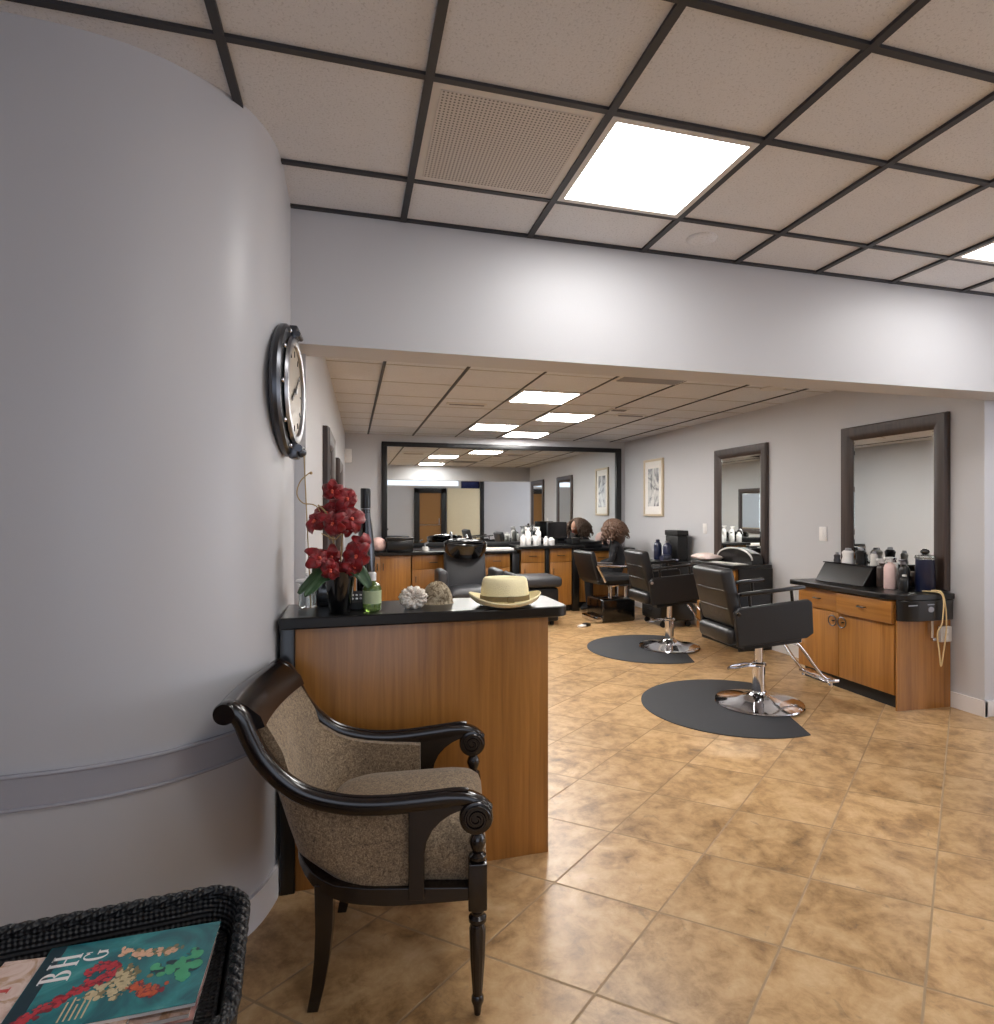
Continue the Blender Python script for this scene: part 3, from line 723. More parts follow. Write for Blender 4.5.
for px, py, Y, sc in bl:
    c = cam(px, py, Y)-O; q = MB(); fw = Vector((.8*random.uniform(-1, 1), -1, random.uniform(-.4, .7))).normalized()
    rx = fw.cross(Vector((0, 0, 1))).normalized(); uz = rx.cross(fw); rot = random.uniform(0, 2*PI)
    for k in range(5):
        a = rot+2*PI*k/5; dr = rx*math.cos(a)+uz*math.sin(a); sd = fw.cross(dr); rows = []
        L_ = .046*sc*random.uniform(.8, 1.3); W_ = .021*sc*random.uniform(.8, 1.2)
        for i in range(6):
            u = i/5; w = W_*(.25+.95*math.sin(PI*(.12+.8*u))); p = c+dr*(L_*u)+fw*(.012*math.sin(PI*u)-.016*u*u)
            rows.append([p-sd*w+fw*.006, p-sd*w*.5, p, p+sd*w*.5, p+sd*w+fw*.006])
        q.grid(rows)
    b = q.build('bloom', 'petal', t, 80); md = b.modifiers.new('thick', 'SOLIDIFY'); md.thickness = .0016
    q = MB(); q.sph(c+fw*.010, (.007*sc, .007*sc, .006*sc), 10, 8); q.sph(c+fw*.016-uz*.006, (.005, .005, .004), 8, 6); q.build('lip', 'petal_lip', b)

t = thing('green_bottle', 'small green glass bottle with a white cap beside the orchid pot', 'bottle', (.083, 2.43, Z))
q = MB(); q.lathe([(0, 0), (.031, 0), (.035, .005), (.035, .088), (.03, .1), (.014, .112), (.013, .122), (0, .122)], seg=26); q.build('body', 'glass_green', t)
q = MB(); q.lathe([(.0356, .03), (.0358, .03), (.0358, .08), (.0356, .08)], seg=26); q.build('label', 'label_green', t)
q = MB(); q.lathe([(0, .118), (.016, .118), (.016, .146), (.012, .15), (0, .15)], seg=18); q.build('cap', 'white_plastic', t)
t = thing('tall_bottle', 'tall slim black bottle with a silver slanted label behind the green bottle', 'bottle', (.062, 2.585, Z))
q = MB(); q.lathe([(0, 0), (.036, 0), (.038, .004), (.038, .19), (.036, .24), (.028, .31), (.02, .37), (.0185, .40), (0, .40)], seg=26); q.build('body', 'black_gloss', t)
q = MB(); q.lathe([(0, .395), (.0195, .395), (.0205, .40), (.0205, .478), (.019, .482), (0, .482)], seg=20); q.build('capsule', 'black', t)
rows = []
for i in range(14):
    z = .08+.30*i/13; r = lerp_tab([(0, .038), (.19, .038), (.24, .036), (.31, .028), (.37, .02), (.40, .0185)], z)+.0008
    rows.append([Vector((r*math.cos(a), r*math.sin(a), z)) for a in [-1.35+.7*j/8+.5*(1-i/13) for j in range(9)]])
q = MB(); q.grid(rows); q.build('label', 'gunmetal', t)
q = MB(); q.tube([(.0203*math.cos(a*PI/12), .0203*math.sin(a*PI/12), .398) for a in range(24)], .0018, 6, closed=True); q.build('neck_band', 'steel', t)
t = thing('glass_canister', 'clear canister with a flat knobbed lid at the wall end of the ledge', 'canister', (-.165, 2.60, Z))
q = MB(); q.lathe([(0, 0), (.034, 0), (.036, .004), (.036, .10), (.033, .10), (.033, .008), (0, .008)], seg=24); q.build('jar', 'clear', t)
q = MB(); q.lathe([(0, .1005), (.046, .1005), (.048, .105), (.044, .111), (.01, .114), (.006, .122), (.011, .13), (.009, .138), (0, .141)], seg=24); q.build('lid', 'white_plastic', t)
t = thing('black_caddy', 'small upright black box standing behind the orchid pot', 'box', (-.085, 2.60, Z))
q = MB(); q.box((-.045, -.03, 0), (.045, .03, .105), .006); q.build('body', 'black', t); q = MB(); q.box((-.04, -.033, .02), (.04, -.03, .09), .001); q.build('face', 'black_gloss', t)
t = thing('card_terminal', 'little black card terminal with white keys between pot and green bottle', 'card terminal', (.025, 2.50, Z))
q = MB(); q.prism([(-.04, 0), (.04, 0), (.04, .06), (.02, .068), (-.04, .028)], lambda u, v, k: (k, u, v), -.03, .03); q.build('body', 'black_matte', t, bev=.003)
for i in range(3):
    for j in range(2):
        q = MB(); q.sph((-.016+.016*i, -.02+.018*j, .041+.0115*j), .005, 8, 6); q.build('key', 'white_plastic', t)

t = thing('straw_hat', 'pale straw fedora with an olive band near the open end of the ledge', 'hat', (.617, 2.43, Z+.0085), -8)
def ell(a, b, z, n=40, fz=None, ph=0):
    return [Vector((a*math.cos(2*PI*k/n), b*math.sin(2*PI*k/n), z+(fz(2*PI*k/n) if fz else 0))) for k in range(n)]
bf = lambda a: .012*math.cos(2*a)+.004
q = MB()
q.loft([ell(.100, .085, .010), ell(.118, .104, .006, fz=lambda a: .4*bf(a)), ell(.138, .122, .012, fz=bf), ell(.147, .131, .026, fz=lambda a: 1.3*bf(a)), ell(.150, .134, .022, fz=lambda a: 1.3*bf(a)), ell(.140, .124, .006, fz=bf), ell(.118, .104, .0, fz=lambda a: .3*max(0, bf(a))), ell(.099, .084, .0)], caps=False)
br = q.build('brim', 'straw', t, 60)
q = MB()
def crown(a, b, z, dent):
    out = []
    for k in range(40):
        an = 2*PI*k/40; x, y = a*math.cos(an), b*math.sin(an)
        pin = 1-dent*.35*math.exp(-((x-.06)/.035)**2); out.append(Vector((x, y*pin, z)))
    return out
q.loft([crown(.101, .086, .004, 0), crown(.100, .085, .03, 0), crown(.098, .082, .06, .2), crown(.095, .076, .086, .6), crown(.091, .068, .100, .8), crown(.082, .057, .108, 1), crown(.066, .04, .105, 1), crown(.045, .018, .095, .6), crown(.02, .006, .092, .0)]); q.build('crown', 'straw', t, 60)
q = MB(); q.loft([ell(.1035, .0885, .016), ell(.1025, .0872, .036), ell(.1005, .0852, .036), ell(.1012, .0862, .016), ell(.1035, .0885, .016)], caps=False); q.box((.0, -.094, .014), (.03, -.086, .038), .003); q.build('band', 'band', t, 60)

t = thing('lace_scrunchie', 'ruffled cream lace hair scrunchie in front of the knitted cap', 'scrunchie', (.243, 2.438, Z-.003), 0)
q = MB(); rows = []
nU, nV = 90, 14
for i in range(nU+1):
    u = 2*PI*i/nU; row = []
    for j in range(nV+1):
        v = 2*PI*j/nV; ruff = 1+.42*math.sin(11*u+1.5*math.sin(3*v))+.15*math.sin(23*u+v*2); rr = .021*(1+.45*(ruff-1)*(.6+.4*math.cos(v)))
        R_ = .027+rr*math.cos(v); row.append(Vector((R_*math.cos(u)*1.15, rr*math.sin(v)*1.0, .046+R_*math.sin(u)*.95)))
    rows.append(row)
q.grid(rows); q.build('ruffle', 'lace', t, 80)
q = MB(); q.sph((0, .004, .044), (.022, .014, .022), 14, 10); q.build('core', 'lace', t)
q = MB(); P = []
for i in range(13):
    a = PI/2*i/12; row = []
    for k in range(49):
        b = 2*PI*k/48; rip = 1+.03*math.sin(16*b); r = .066*math.cos(a)*rip; row.append(Vector((.355+r*math.cos(b), 2.565+.8*r*math.sin(b), Z+.002+.088*math.sin(a)*rip)))
    P.append(row)
P.insert(0, [Vector((.355+.072*math.cos(2*PI*k/48), 2.565+.06*math.sin(2*PI*k/48), Z)) for k in range(49)])
q.grid(P); o = q.build('knitted_cap', 'knit', None, 80); md = o.modifiers.new('thick', 'SOLIDIFY'); md.thickness = .003; md.offset = -1
tag(o, 'domed beige knitted cap behind the lace scrunchie', 'cap')

# ------------------------------------------------------------------ framed mirrors, stations on the side wall
def wall_mirror(label, loc, rz, w, z0, z1, fw, mat='dark_wood', grp='framed station mirrors'):
    """hangs with its back in the local y = 0 plane, facing -y"""
    t = thing('framed_mirror', label, 'mirror', loc, rz, grp)
    q = MB(); h = w/2
    prof = [(0, 0), (0, -.03), (.012, -.044), (fw*.55, -.04), (fw-.012, -.026), (fw, -.016), (fw, 0)]
    cs = [(-h, z0, 1, 1), (h, z0, -1, 1), (h, z1, -1, -1), (-h, z1, 1, -1)]
    rings = [[Vector((x+sx*a, b, z+sz*a)) for a, b in prof] for x, z, sx, sz in cs]; rings.append(rings[0]); q.loft(rings, True, False)
    q.build('frame', mat, t, 25)
    q = MB(); i = fw-.004; b = .022
    A = [Vector((x, y, z)) for x, y, z in ((-h+i, -.012, z0+i), (h-i, -.012, z0+i), (h-i, -.012, z1-i), (-h+i, -.012, z1-i))]
    B = [Vector((x, y, z)) for x, y, z in ((-h+i+b, -.0145, z0+i+b), (h-i-b, -.0145, z0+i+b), (h-i-b, -.0145, z1-i-b), (-h+i+b, -.0145, z1-i-b))]
    Cc = [Vector((v.x, -.004, v.z)) for v in A]
    q.loft([Cc, A, B]); q.build('mirror_glass', 'mirror', t, 1)
    return t
ANG = math.degrees(math.atan(-.0147))
# side wall faces -x: rotate so local -y points to -x
SW = -90-ANG
def onR(y, off=0): return (rwx(y)-off, y, 0)
wall_mirror('large dark framed mirror over the nearer styling station, behind the bottles', onR(3.862, .002), SW, .965, .83, 2.125, .115)
wall_mirror('dark framed mirror over the second styling station, behind the pale towel', onR(5.76, .002), SW, .90, .865, 2.115, .105)

def knob_ring(par, loc, r=.04):
    q = MB(); q.tube([(loc[0]-.018, loc[1]+r*math.cos(a*PI/12), loc[2]+r*math.sin(a*PI/12)) for a in range(24)], .0045, 6, closed=True); q.cyl((loc[0], loc[1], loc[2]), (loc[0]-.02, loc[1], loc[2]), .006); q.build('ring_pull', 'gunmetal', par)
def pull(par, a, b, mat='gunmetal', r=.005, out=(-.022, 0, 0)):
    a, b = Vector(a), Vector(b); o = Vector(out); q = MB(); q.tube([a, a+o, b+o, b], r, 8); q.build('handle', mat, par)

def station(label, x0, y0, y1, zt, xw0, xw1):
    t = thing('styling_station', label, 'cabinet', (0, 0, 0))
    zb = zt-.04
    q = MB(); q.prism([(x0+.02, y0), (x0+.02, y1), (xw1-.004, y1), (xw0-.004, y0)], XYT, .10, zb); q.build('body', 'wood', t)
    q = MB(); q.prism([(x0+.06, y0+.015), (x0+.06, y1-.02), (xw1-.004, y1-.02), (xw0-.004, y0+.015)], XYT, 0, .10); q.build('toe_kick', 'black_matte', t)
    ym = (y0+y1)/2+.03; drz = zb-.17
    for a, b, aj in ((y0+.012, ym-.003, .028), (ym+.003, y1-.012, 0)):
        q = MB(); q.box((x0-aj, a, drz), (x0+.02, b, zb-.012), .004); d = q.build('drawer', 'wood_x', t)
        c = (a+b)/2; pull(d, (x0-aj, c-.03, drz+.085), (x0-aj, c+.03, drz+.085))
        q = MB(); q.box((x0, a, .105), (x0+.02, b, drz-.006), .003); d = q.build('door', 'wood', t)
        knob_ring(d, (x0, (b-.045) if b < ym+.001 else (a+.045), drz-.07))
    return t
x0, y0, y1, zt = 3.70, 3.40, 4.37, .82
t = station('nearer honey wood styling station with two doors, under the large mirror', x0, y0, y1, zt, rwx(y0), rwx(y1))
q = MB(); q.prism([(x0+.0, y0-.012), (x0+.0, y0), (rwx(y0)-.016, y0), (rwx(y0)-.016, y0-.032)], XYT, .0, zt-.04); q.build('end_panel', 'wood', t)
q = MB(); pl = roundrect(3.655, rwx(y1+.06)-.004, 3.33, y1+.06, (.16, 0, 0, .03)); q.prism(pl, XYT, zt-.04, zt); q.build('worktop', 'black', t, bev=.005)
q = MB(); q.prism([(x0+.0, 3.40), (x0-.005, 3.386), (x0+.04, 3.345), (x0+.12, 3.325), (rwx(3.33)-.05, 3.325), (rwx(3.33)-.02, 3.345), (rwx(3.33)-.02, 3.395)], XYT, zt-.185, zt-.041); ap = q.build('apron', 'black', t, bev=.004)
q = MB(); q.lathe([(0, 0), (.026, 0), (.026, .003), (0, .003)], (3.93, 3.325, zt-.105), 20, Matrix.Rotation(PI/2, 4, 'X'), 1, .75); q.box((3.90, 3.3225, zt-.073), (3.96, 3.3245, zt-.067)); q.build('badge', 'steel', ap)
q = MB(); q.box((3.86-.13, 3.3225, zt-.075), (3.86-.05, 3.3245, zt-.068)); q.build('slot', 'steel', ap)
q = MB(); q.cyl((3.97, 3.352, zt-.19), (3.97, 3.352, zt-.31), .010); q.cyl((3.955, 3.34, zt-.32), (3.985, 3.34, zt-.32), .013); q.build('holder_hook', 'chrome', t)
t = thing('wall_outlet', 'grey double outlet box on the end of the nearer styling station', 'outlet', (4.09, 3.362, .53))
q = MB(); q.box((-.05, -.022, -.055), (.05, .004, .055), .005); q.build('cover_plate', 'white_metal', t)
for zz in (-.024, .024):
    q = MB(); q.box((-.017, -.0245, zz-.015), (.017, -.021, zz+.015), .002); q.build('socket', 'white_plastic', t)
q = MB(); pts = smoothpath([(3.985, 3.44, zt+.008), (4.0, 3.38, zt+.012), (4.01, 3.318, zt+.006), (4.015, 3.30, zt-.05), (4.0, 3.30, zt-.2), (3.965, 3.305, zt-.27), (3.975, 3.30, zt-.4), (3.99, 3.30, zt-.5), (4.01, 3.30, zt-.42), (4.035, 3.298, zt-.25), (4.03, 3.298, zt-.1), (4.02, 3.318, zt+.012), (4.0, 3.38, zt+.02)], 8)
q.tube(pts, .005, 8); tag(q.build('power_cord', 'cord'), 'looped cream cord hanging over the end of the nearer styling station', 'cord')
# things on the nearer station
t = thing('tool_tray', 'sloped black tool tray on the nearer styling station', 'tool tray', (3.955, 4.06, zt+.0005))
q = MB(); q.prism([(-.13, 0), (.10, 0), (.10, .15), (-.03, .15), (-.07, .09)], lambda u, v, k: (u, k, v), -.25, .25); q.build('body', 'black', t, bev=.006)
q = MB(); q.prism([(-.04, .15), (.10, .15), (.10, .158), (-.04, .158)], lambda u, v, k: (u, k, v), -.255, .255); q.build('rim', 'black_gloss', t)
def clipper(name, lab, y, mat, h, w, grp='grooming tools in the tray'):
    t = thing(name, lab, 'grooming tool', (4.0, y, zt+.159), 0, grp)
    q = MB(); q.lathe([(0, 0), (w, 0), (w*1.05, .01), (w*.85, h*.5), (w, h*.85), (w*.7, h), (0, h)], seg=18, sx=.8); q.build('body', mat, t)
    q = MB(); q.lathe([(0, h), (w*.6, h), (w*.5, h+.02), (0, h+.022)], seg=14, sx=.6); q.build('head', 'steel', t)
clipper('hair_clipper', 'steel capped clipper at the far end of the tool tray', 4.25, 'gunmetal', .06, .03)
clipper('hair_clipper', 'broad cream clipper standing in the tool tray', 4.13, 'white_plastic', .10, .055)
clipper('hair_clipper', 'black clipper in the tool tray beside the cream one', 4.0, 'black', .11, .045)
clipper('hair_clipper', 'pale clipper at the bottle end of the tool tray', 3.87, 'white_metal', .09, .032)
def bottle(label, x, y, z, r, h, mat, cap, grp='hair product bottles on the nearer station', name='spray_bottle', trig=True):
    t = thing(name, label, 'bottle', (x, y, z), 0, grp)
    q = MB(); q.lathe([(0, 0), (r*.94, 0), (r, .006), (r, h*.66), (r*.8, h*.76), (r*.4, h*.82), (r*.38, h*.86), (0, h*.86)], seg=22); q.build('body', mat, t)
    q = MB()
    q.lathe([(0, h*.84), (r*.5, h*.84), (r*.5, h*.92), (r*.3, h*.94), (0, h*.94)], seg=16)
    if trig: q.box((-r*1.3, -.010, h*.93), (r*.6, .010, h), .004); q.tube([(-r*.7, 0, h*.93), (-r*.95, 0, h*.86), (-r*.85, 0, h*.78)], .005, 6)
    q.build('trigger_cap' if trig else 'cap', cap, t); return t
zs = zt+.0005
bottle('white spray bottle with a pink tint at the front of the nearer station', 3.93, 3.66, zs, .042, .24, 'pink_plastic', 'white_plastic')
bottle('brown spray bottle beside the sloped tool tray', 3.96, 3.76, zs, .038, .22, 'dark_wood', 'white_plastic')
bottle('slim pale spray bottle between the brown bottle and the pink one', 4.03, 3.715, zs, .03, .23, 'white_plastic', 'chrome')
bottle('black spray bottle with a silver trigger on the nearer station', 3.95, 3.555, zs, .036, .23, 'black', 'steel')
bottle('short black bottle with a white cap by the cream cord', 3.90, 3.51, zs, .03, .13, 'black', 'white_plastic', trig=False, name='pump_bottle')
t = thing('disinfectant_jar', 'tall dark jar with a clear lid against the large mirror frame', 'jar', (4.045, 3.47, zs))
q = MB(); q.lathe([(0, 0), (.062, 0), (.066, .006), (.06, .23), (.06, .235), (0, .235)], seg=26); q.build('jar', 'navy', t)
q = MB(); q.lathe([(.0, .2355), (.06, .2355), (.066, .245), (.062, .262), (.02, .27), (0, .27)], seg=26); q.build('lid', 'clear', t)
q = MB(); q.sph((0, 0, .29), (.03, .03, .022), 14, 10); q.build('knob', 'black_gloss', t)

# second station and its cart
y0, y1, zt2, x0 = 5.27, 6.03, .865, 3.75
t = station('second honey wood styling station with a black side, beside the far salon chair', x0, y0, y1, zt2, rwx(y0), rwx(y1))
q = MB(); q.prism([(x0+.0, y0-.022), (x0+.0, y0-.002), (rwx(y0)-.006, y0-.002), (rwx(y0)-.006, y0-.022)], XYT, .0, zt2-.04); q.build('end_panel', 'black', t)
q = MB(); q.prism(roundrect(3.69, rwx(y1+.06)-.006, y0-.03, y1+.05, (.02, 0, 0, .03)), XYT, zt2-.04, zt2); q.build('worktop', 'black', t, bev=.005)
q = MB(); cushion(q, -.1, .1, -.16, .16, 0, .05, .02, sh=lambda x, y, z: (x+.01*math.sin(30*y), y+.008*math.sin(40*x), z+.006*math.sin(35*y+20*x)))
o = q.build('folded_towel', 'towel_pale', None, 60); o.location = (3.80, 5.90, zt2+.008); tag(o, 'crumpled pale towel on the second styling station', 'towel')
t = thing('folding_bonnet', 'low dark arched tray with a pale rim in front of the second mirror', 'tray', (3.98, 5.56, zt2+.0005))
q = MB(); q.prism([(-.3, 0), (.3, 0)]+[(.3*math.cos(a*PI/16), .04+.11*math.sin(a*PI/16)) for a in range(17)], lambda u, v, k: (k, u, v), -.07, .06); q.build('body', 'black', t, bev=.004)
q = MB(); q.tube([(-.07, .3*math.cos(a*PI/16), .045+.112*math.sin(a*PI/16)) for a in range(17)], .009, 8); q.build('rim', 'white_metal', t)
for i, (x, y) in enumerate(((3.84, 5.42), (3.79, 5.62))):
    t = thing('paper_sheet', ('white sheet lying on the near end of the second station', 'white sheet lying at the front edge of the second station')[i], 'paper', (x, y, zt2+.0005), 20*i)
    q = MB(); q.box((-.07, -.1, 0), (.07, .1, .003), .001, 1); q.build('sheet', 'paper', t)
# plates on the side wall
def plate(y, z, label, w=.075, h=.12, name='wall_switch'):
    t = thing(name, label, 'switch plate', (rwx(y), y, z), ANG*-1 if False else 0)
    q = MB(); q.box((-.008, -w/2, -h/2), (.004, w/2, h/2), .003); q.build('plate', 'white_plastic', t)
    q = MB(); q.box((-.012, -.014, -.03), (-.006, .014, .03), .002); q.build('rocker', 'white_plastic', t)
plate(4.58, 1.20, 'white switch plate on the wall beside the large mirror', .09, .13)
plate(6.45, 1.20, 'white switch plate on the wall beside the second mirror', .075, .12)
# picture
def picture(y, zc, label):
    t = thing('framed_picture', label, 'picture', (rwx(y)-.001, y, zc), SW)
    q = MB(); w, h, f = .27, .40, .032
    for lo, hi in (((-w, -.028, -h), (w, 0, -h+f)), ((-w, -.028, h-f), (w, 0, h)), ((-w, -.028, -h+f), (-w+f, 0, h-f)), ((w-f, -.028, -h+f), (w, 0, h-f))): q.box(lo, hi, .003)
    q.build('frame', 'frame_pale', t)
    q = MB(); q.box((-w+f, -.014, -h+f), (w-f, -.006, h-f)); q.build('mount', 'paper', t)
    q = MB(); q.box((-.15, -.0165, -.26), (.15, -.0142, .27)); q.build('print', 'sketch', t)
M['frame_pale'] = simple('pale_wood_frame', (206, 190, 164), .45)
cover_mat('sketch', [(.34, lin((84, 84, 86))), (.44, lin((136, 136, 138))), (.52, lin((200, 199, 196))), (.62, lin((226, 224, 220)))], 4)
picture(7.68, 1.74, 'narrow pale framed grey sketch on the side wall near the back mirror')

# ------------------------------------------------------------------ salon chairs on rubber mats
def rod(q, pts, r): q.tube(smoothpath(pts, 5), r, 10)
def salon_chair(label, loc, rz, grp):
    t = thing('salon_chair', label, 'salon chair', loc, rz, grp)
    q = MB(); q.lathe([(0, 0), (.305, 0), (.31, .006), (.305, .014), (.27, .022), (.16, .040), (.085, .058), (.055, .078), (.05, .09), (0, .09)], seg=48); q.build('base_disc', 'chrome', t)
    q = MB(); q.cyl((0, 0, .085), (0, 0, .285), .044, seg=24); q.lathe([(.05, .27), (.052, .275), (.052, .29), (.044, .296), (.0, .296)], seg=24); q.cyl((0, 0, .285), (0, 0, .47), .028, seg=20); q.build('pump_column', 'chrome', t)
    q = MB(); q.tube([(-.03, .02, .28), (-.10, .035, .285), (-.20, .03, .27), (-.245, 0, .262), (-.20, -.03, .27), (-.10, -.035, .285), (-.03, -.02, .28)], .0075, 8); q.build('pump_lever', 'chrome', t)
    tl = R(-5); pv = (0, 0, .55)
    def tilt(o): return o
    Mt = Matrix.Translation(pv) @ Matrix.Rotation(tl, 4, 'Y') @ Matrix.Translation((0, 0, -.55))
    def tb(q): bmesh.ops.transform(q.bm, matrix=Mt, verts=q.bm.verts); return q
    q = MB(); q.box((-.24, -.2, .455), (.2, .2, .485), .006); tb(q).build('seat_plate', 'black_matte', t)
    for s in (-1, 1):
        q = MB(); pl = [(-.32, .497), (.20, .497), (.255, .525), (.262, .74), (.235, .762), (-.29, .762), (-.325, .73)]
        q.prism(pl, lambda u, v, k: (u, k, v), s*.225, s*.262); tb(q).build('side_panel', 'leather', t, bev=.009)
        q = MB(); q.box((-.27, s*.243-.019, .835), (.22, s*.243+.019, .862), .01); q.cyl((.12, s*.243, .755), (.12, s*.243, .84), .011); q.cyl((-.2, s*.243, .755), (-.2, s*.243, .84), .011); tb(q).build('armrest', 'black', t)
    q = MB(); cushion(q, -.34, .27, -.222, .222, .49, .635, .02); tb(q).build('seat_cushion', 'leather', t, 60)
    q = MB(); q.box((-.365, -.222, .50), (-.25, .222, .615), .035, 3); tb(q).build('rear_roll', 'leather', t)
    Mb = Matrix.Translation((-.27, 0, .60)) @ Matrix.Rotation(R(-14), 4, 'Y')
    q = MB(); q.box((-.055, -.225, 0), (.04, .225, .41), .028, 3); bmesh.ops.transform(q.bm, matrix=Mb, verts=q.bm.verts); bk = q.build('backrest', 'leather', t)
    q = MB()
    for zz in (.14, .27): q.tube([(-.057, -.2, zz), (-.0585, 0, zz), (-.057, .2, zz)], .0022, 6)
    bmesh.ops.transform(q.bm, matrix=Mb, verts=q.bm.verts); q.build('seam', 'leather', bk)
    for s in (-1, 1):
        q = MB(); q.cyl((-.30, s*.243, .72), (-.30, s*.262, .72), .016); tb(q).build('hinge', 'chrome', t)
    fr = MB()
    for s in (-1, 1): rod(fr, [(.18, s*.1, .47), (.25, s*.11, .43), (.38, s*.12, .26), (.44, s*.125, .195), (.49, s*.13, .18)], .011)
    fr.box((.44, -.17, .165), (.53, .17, .188), .008)
    for s in (-1, 1): fr.cyl((.47, s*.15, .145), (.47, s*.15, .168), .016)
    fr.build('footrest', 'chrome', t)
    return t
GC = 'black salon chairs facing the styling stations'
ca = salon_chair('nearer black salon chair, in front of the large framed mirror', (2.862, 3.775, .0135), -5, GC)
dup(ca, (3.17, 5.60, .0135), -3, 'second black salon chair, further back by the second framed mirror')
def floor_mat(label, cx, cy, rz):
    t = thing('floor_mat', label, 'floor mat', (cx, cy, 0), rz, 'rubber mats under the salon chairs')
    a0 = math.acos(.309/.655); pl = [(.655*math.cos(a0+(2*PI-2*a0)*k/56), .655*math.sin(a0+(2*PI-2*a0)*k/56)) for k in range(57)]
    sc = lambda f: [(u*f-(1-f)*.1, v*f) for u, v in pl]
    q = MB(); q.prism(pl, XYT, 0, .006); q.loft([[Vector((u, v, .006)) for u, v in pl], [Vector((u, v, .0125)) for u, v in sc(.93)]], caps=True); q.build('pad', 'mat', t, 20)
floor_mat('dark rounded rubber mat under the nearer salon chair', 2.678, 3.816, -19)
floor_mat('dark rounded rubber mat under the second salon chair', 2.985, 5.64, -19)

# ------------------------------------------------------------------ rear wall: mirror, counters, wash chairs
q = thing('back_mirror', 'huge black framed mirror spanning the back wall', 'mirror', (2.22, YB-.001, 0))
f = MB(); h, z0, z1, w = 1.80, .90, 2.375, .085
for lo, hi in (((-h, -.05, z0), (h, 0, z0+w*.8)), ((-h, -.05, z1-w*.75), (h, 0, z1)), ((-h, -.05, z0+w*.8), (-h+w*.9, 0, z1-w*.75)), ((h-w, -.05, z0+w*.8), (h, 0, z1-w*.75))): f.box(lo, hi, .004)
f.build('frame', 'frame_black', q)
f = MB(); f.box((-h+w*.5, -.02, z0+.03), (h-w*.5, -.004, z1-.03)); f.build('mirror_glass', 'mirror', q)
def base_cabinet(label, x0, x1, zt, kind, yf=8.08):
    t = thing('base_cabinet', label, 'cabinet', ((x0+x1)/2, yf, 0), 0, 'base cabinets along the back wall'); w = (x1-x0)/2-.003
    q = MB(); q.box((-w, .02, .09), (w, YB-yf-.002, zt)); q.build('body', 'wood', t)
    q = MB(); q.box((-w, .06, 0), (w, YB-yf-.01, .09)); q.build('toe_kick', 'black_matte', t)
    if kind == 'doors':
        for a, b in ((-w+.003, -.002), (.002, w-.003)):
            q = MB(); q.box((a, 0, .095), (b, .02, zt-.005), .002); d = q.build('door', 'wood', t); hx = b-.035 if b < 0.01 else a+.035
            pull(d, (hx, 0, zt-.1), (hx, 0, zt-.19), out=(0, -.02, 0), mat='black')
    else:
        q = MB(); q.box((-w+.003, 0, zt-.19), (w-.003, .02, zt-.005), .002); d = q.build('drawer', 'wood', t); pull(d, (-.05, 0, zt-.10), (.05, 0, zt-.10), out=(0, -.02, 0), mat='black')
        q = MB(); q.box((-w+.003, 0, .095), (w-.003, .02, zt-.196), .002); d = q.build('door', 'wood', t); pull(d, (-w+.05, 0, zt-.28), (-w+.05, 0, zt-.36), out=(0, -.02, 0), mat='black')
zc = .87
base_cabinet('double door cabinet behind the green and black bottles', -.02, .78, zc-.04, 'doors')
base_cabinet('drawer cabinet between the double doors and the black wash chair', .785, 1.36, zc-.04, 'drawer')
base_cabinet('cabinet mostly hidden behind the black wash chair', 1.365, 1.75, zc-.04, 'drawer')
base_cabinet('drawer cabinet just right of the wash chair', 1.755, 2.13, zc-.04, 'drawer')
base_cabinet('narrow drawer cabinet behind the padded leg rest', 2.27, 2.62, zc+.02, 'drawer', 8.04)
base_cabinet('narrow cabinet under the black monitor, beside a dark post', 2.69, 3.02, zc+.02, 'drawer', 8.04)
base_cabinet('cabinet behind the seated person', 3.14, 3.98, zc-.04, 'drawer', 8.24)
for x, l in ((2.20, 'black upright panel between the wash chair cabinets and the narrow cabinets'), (2.655, 'slim black post between the two narrow cabinets'), (3.08, 'black upright panel beside the black monitor')):
    w = .05 if x != 2.655 else .025
    q = MB(); q.box((x-w, 8.04, 0), (x+w, YB-.003, zc+(.02 if x != 2.2 else -.04)-.0), .003); tag(q.build('divider_panel', 'black'), l, 'panel')
q = MB(); q.prism(roundrect(-.055, 2.22, 8.03, YB-.055, (0, .02, 0, 0)), XYT, zc-.038, zc); tag(q.build('worktop', 'black', bev=.004), 'long black worktop behind the reception desk, under the back mirror', 'worktop')
q = MB(); q.prism(roundrect(2.225, 3.195, 7.98, YB-.055, (.03, .03, 0, 0)), XYT, zc+.021, zc+.058); tag(q.build('worktop', 'black', bev=.004), 'raised black worktop section under the white bottles', 'worktop')
q = MB(); q.prism(roundrect(3.2, 4.07, 8.19, YB-.055, (0, 0, 0, 0)), XYT, zc-.038, zc); tag(q.build('worktop', 'black', bev=.004), 'black worktop section behind the seated person', 'worktop')
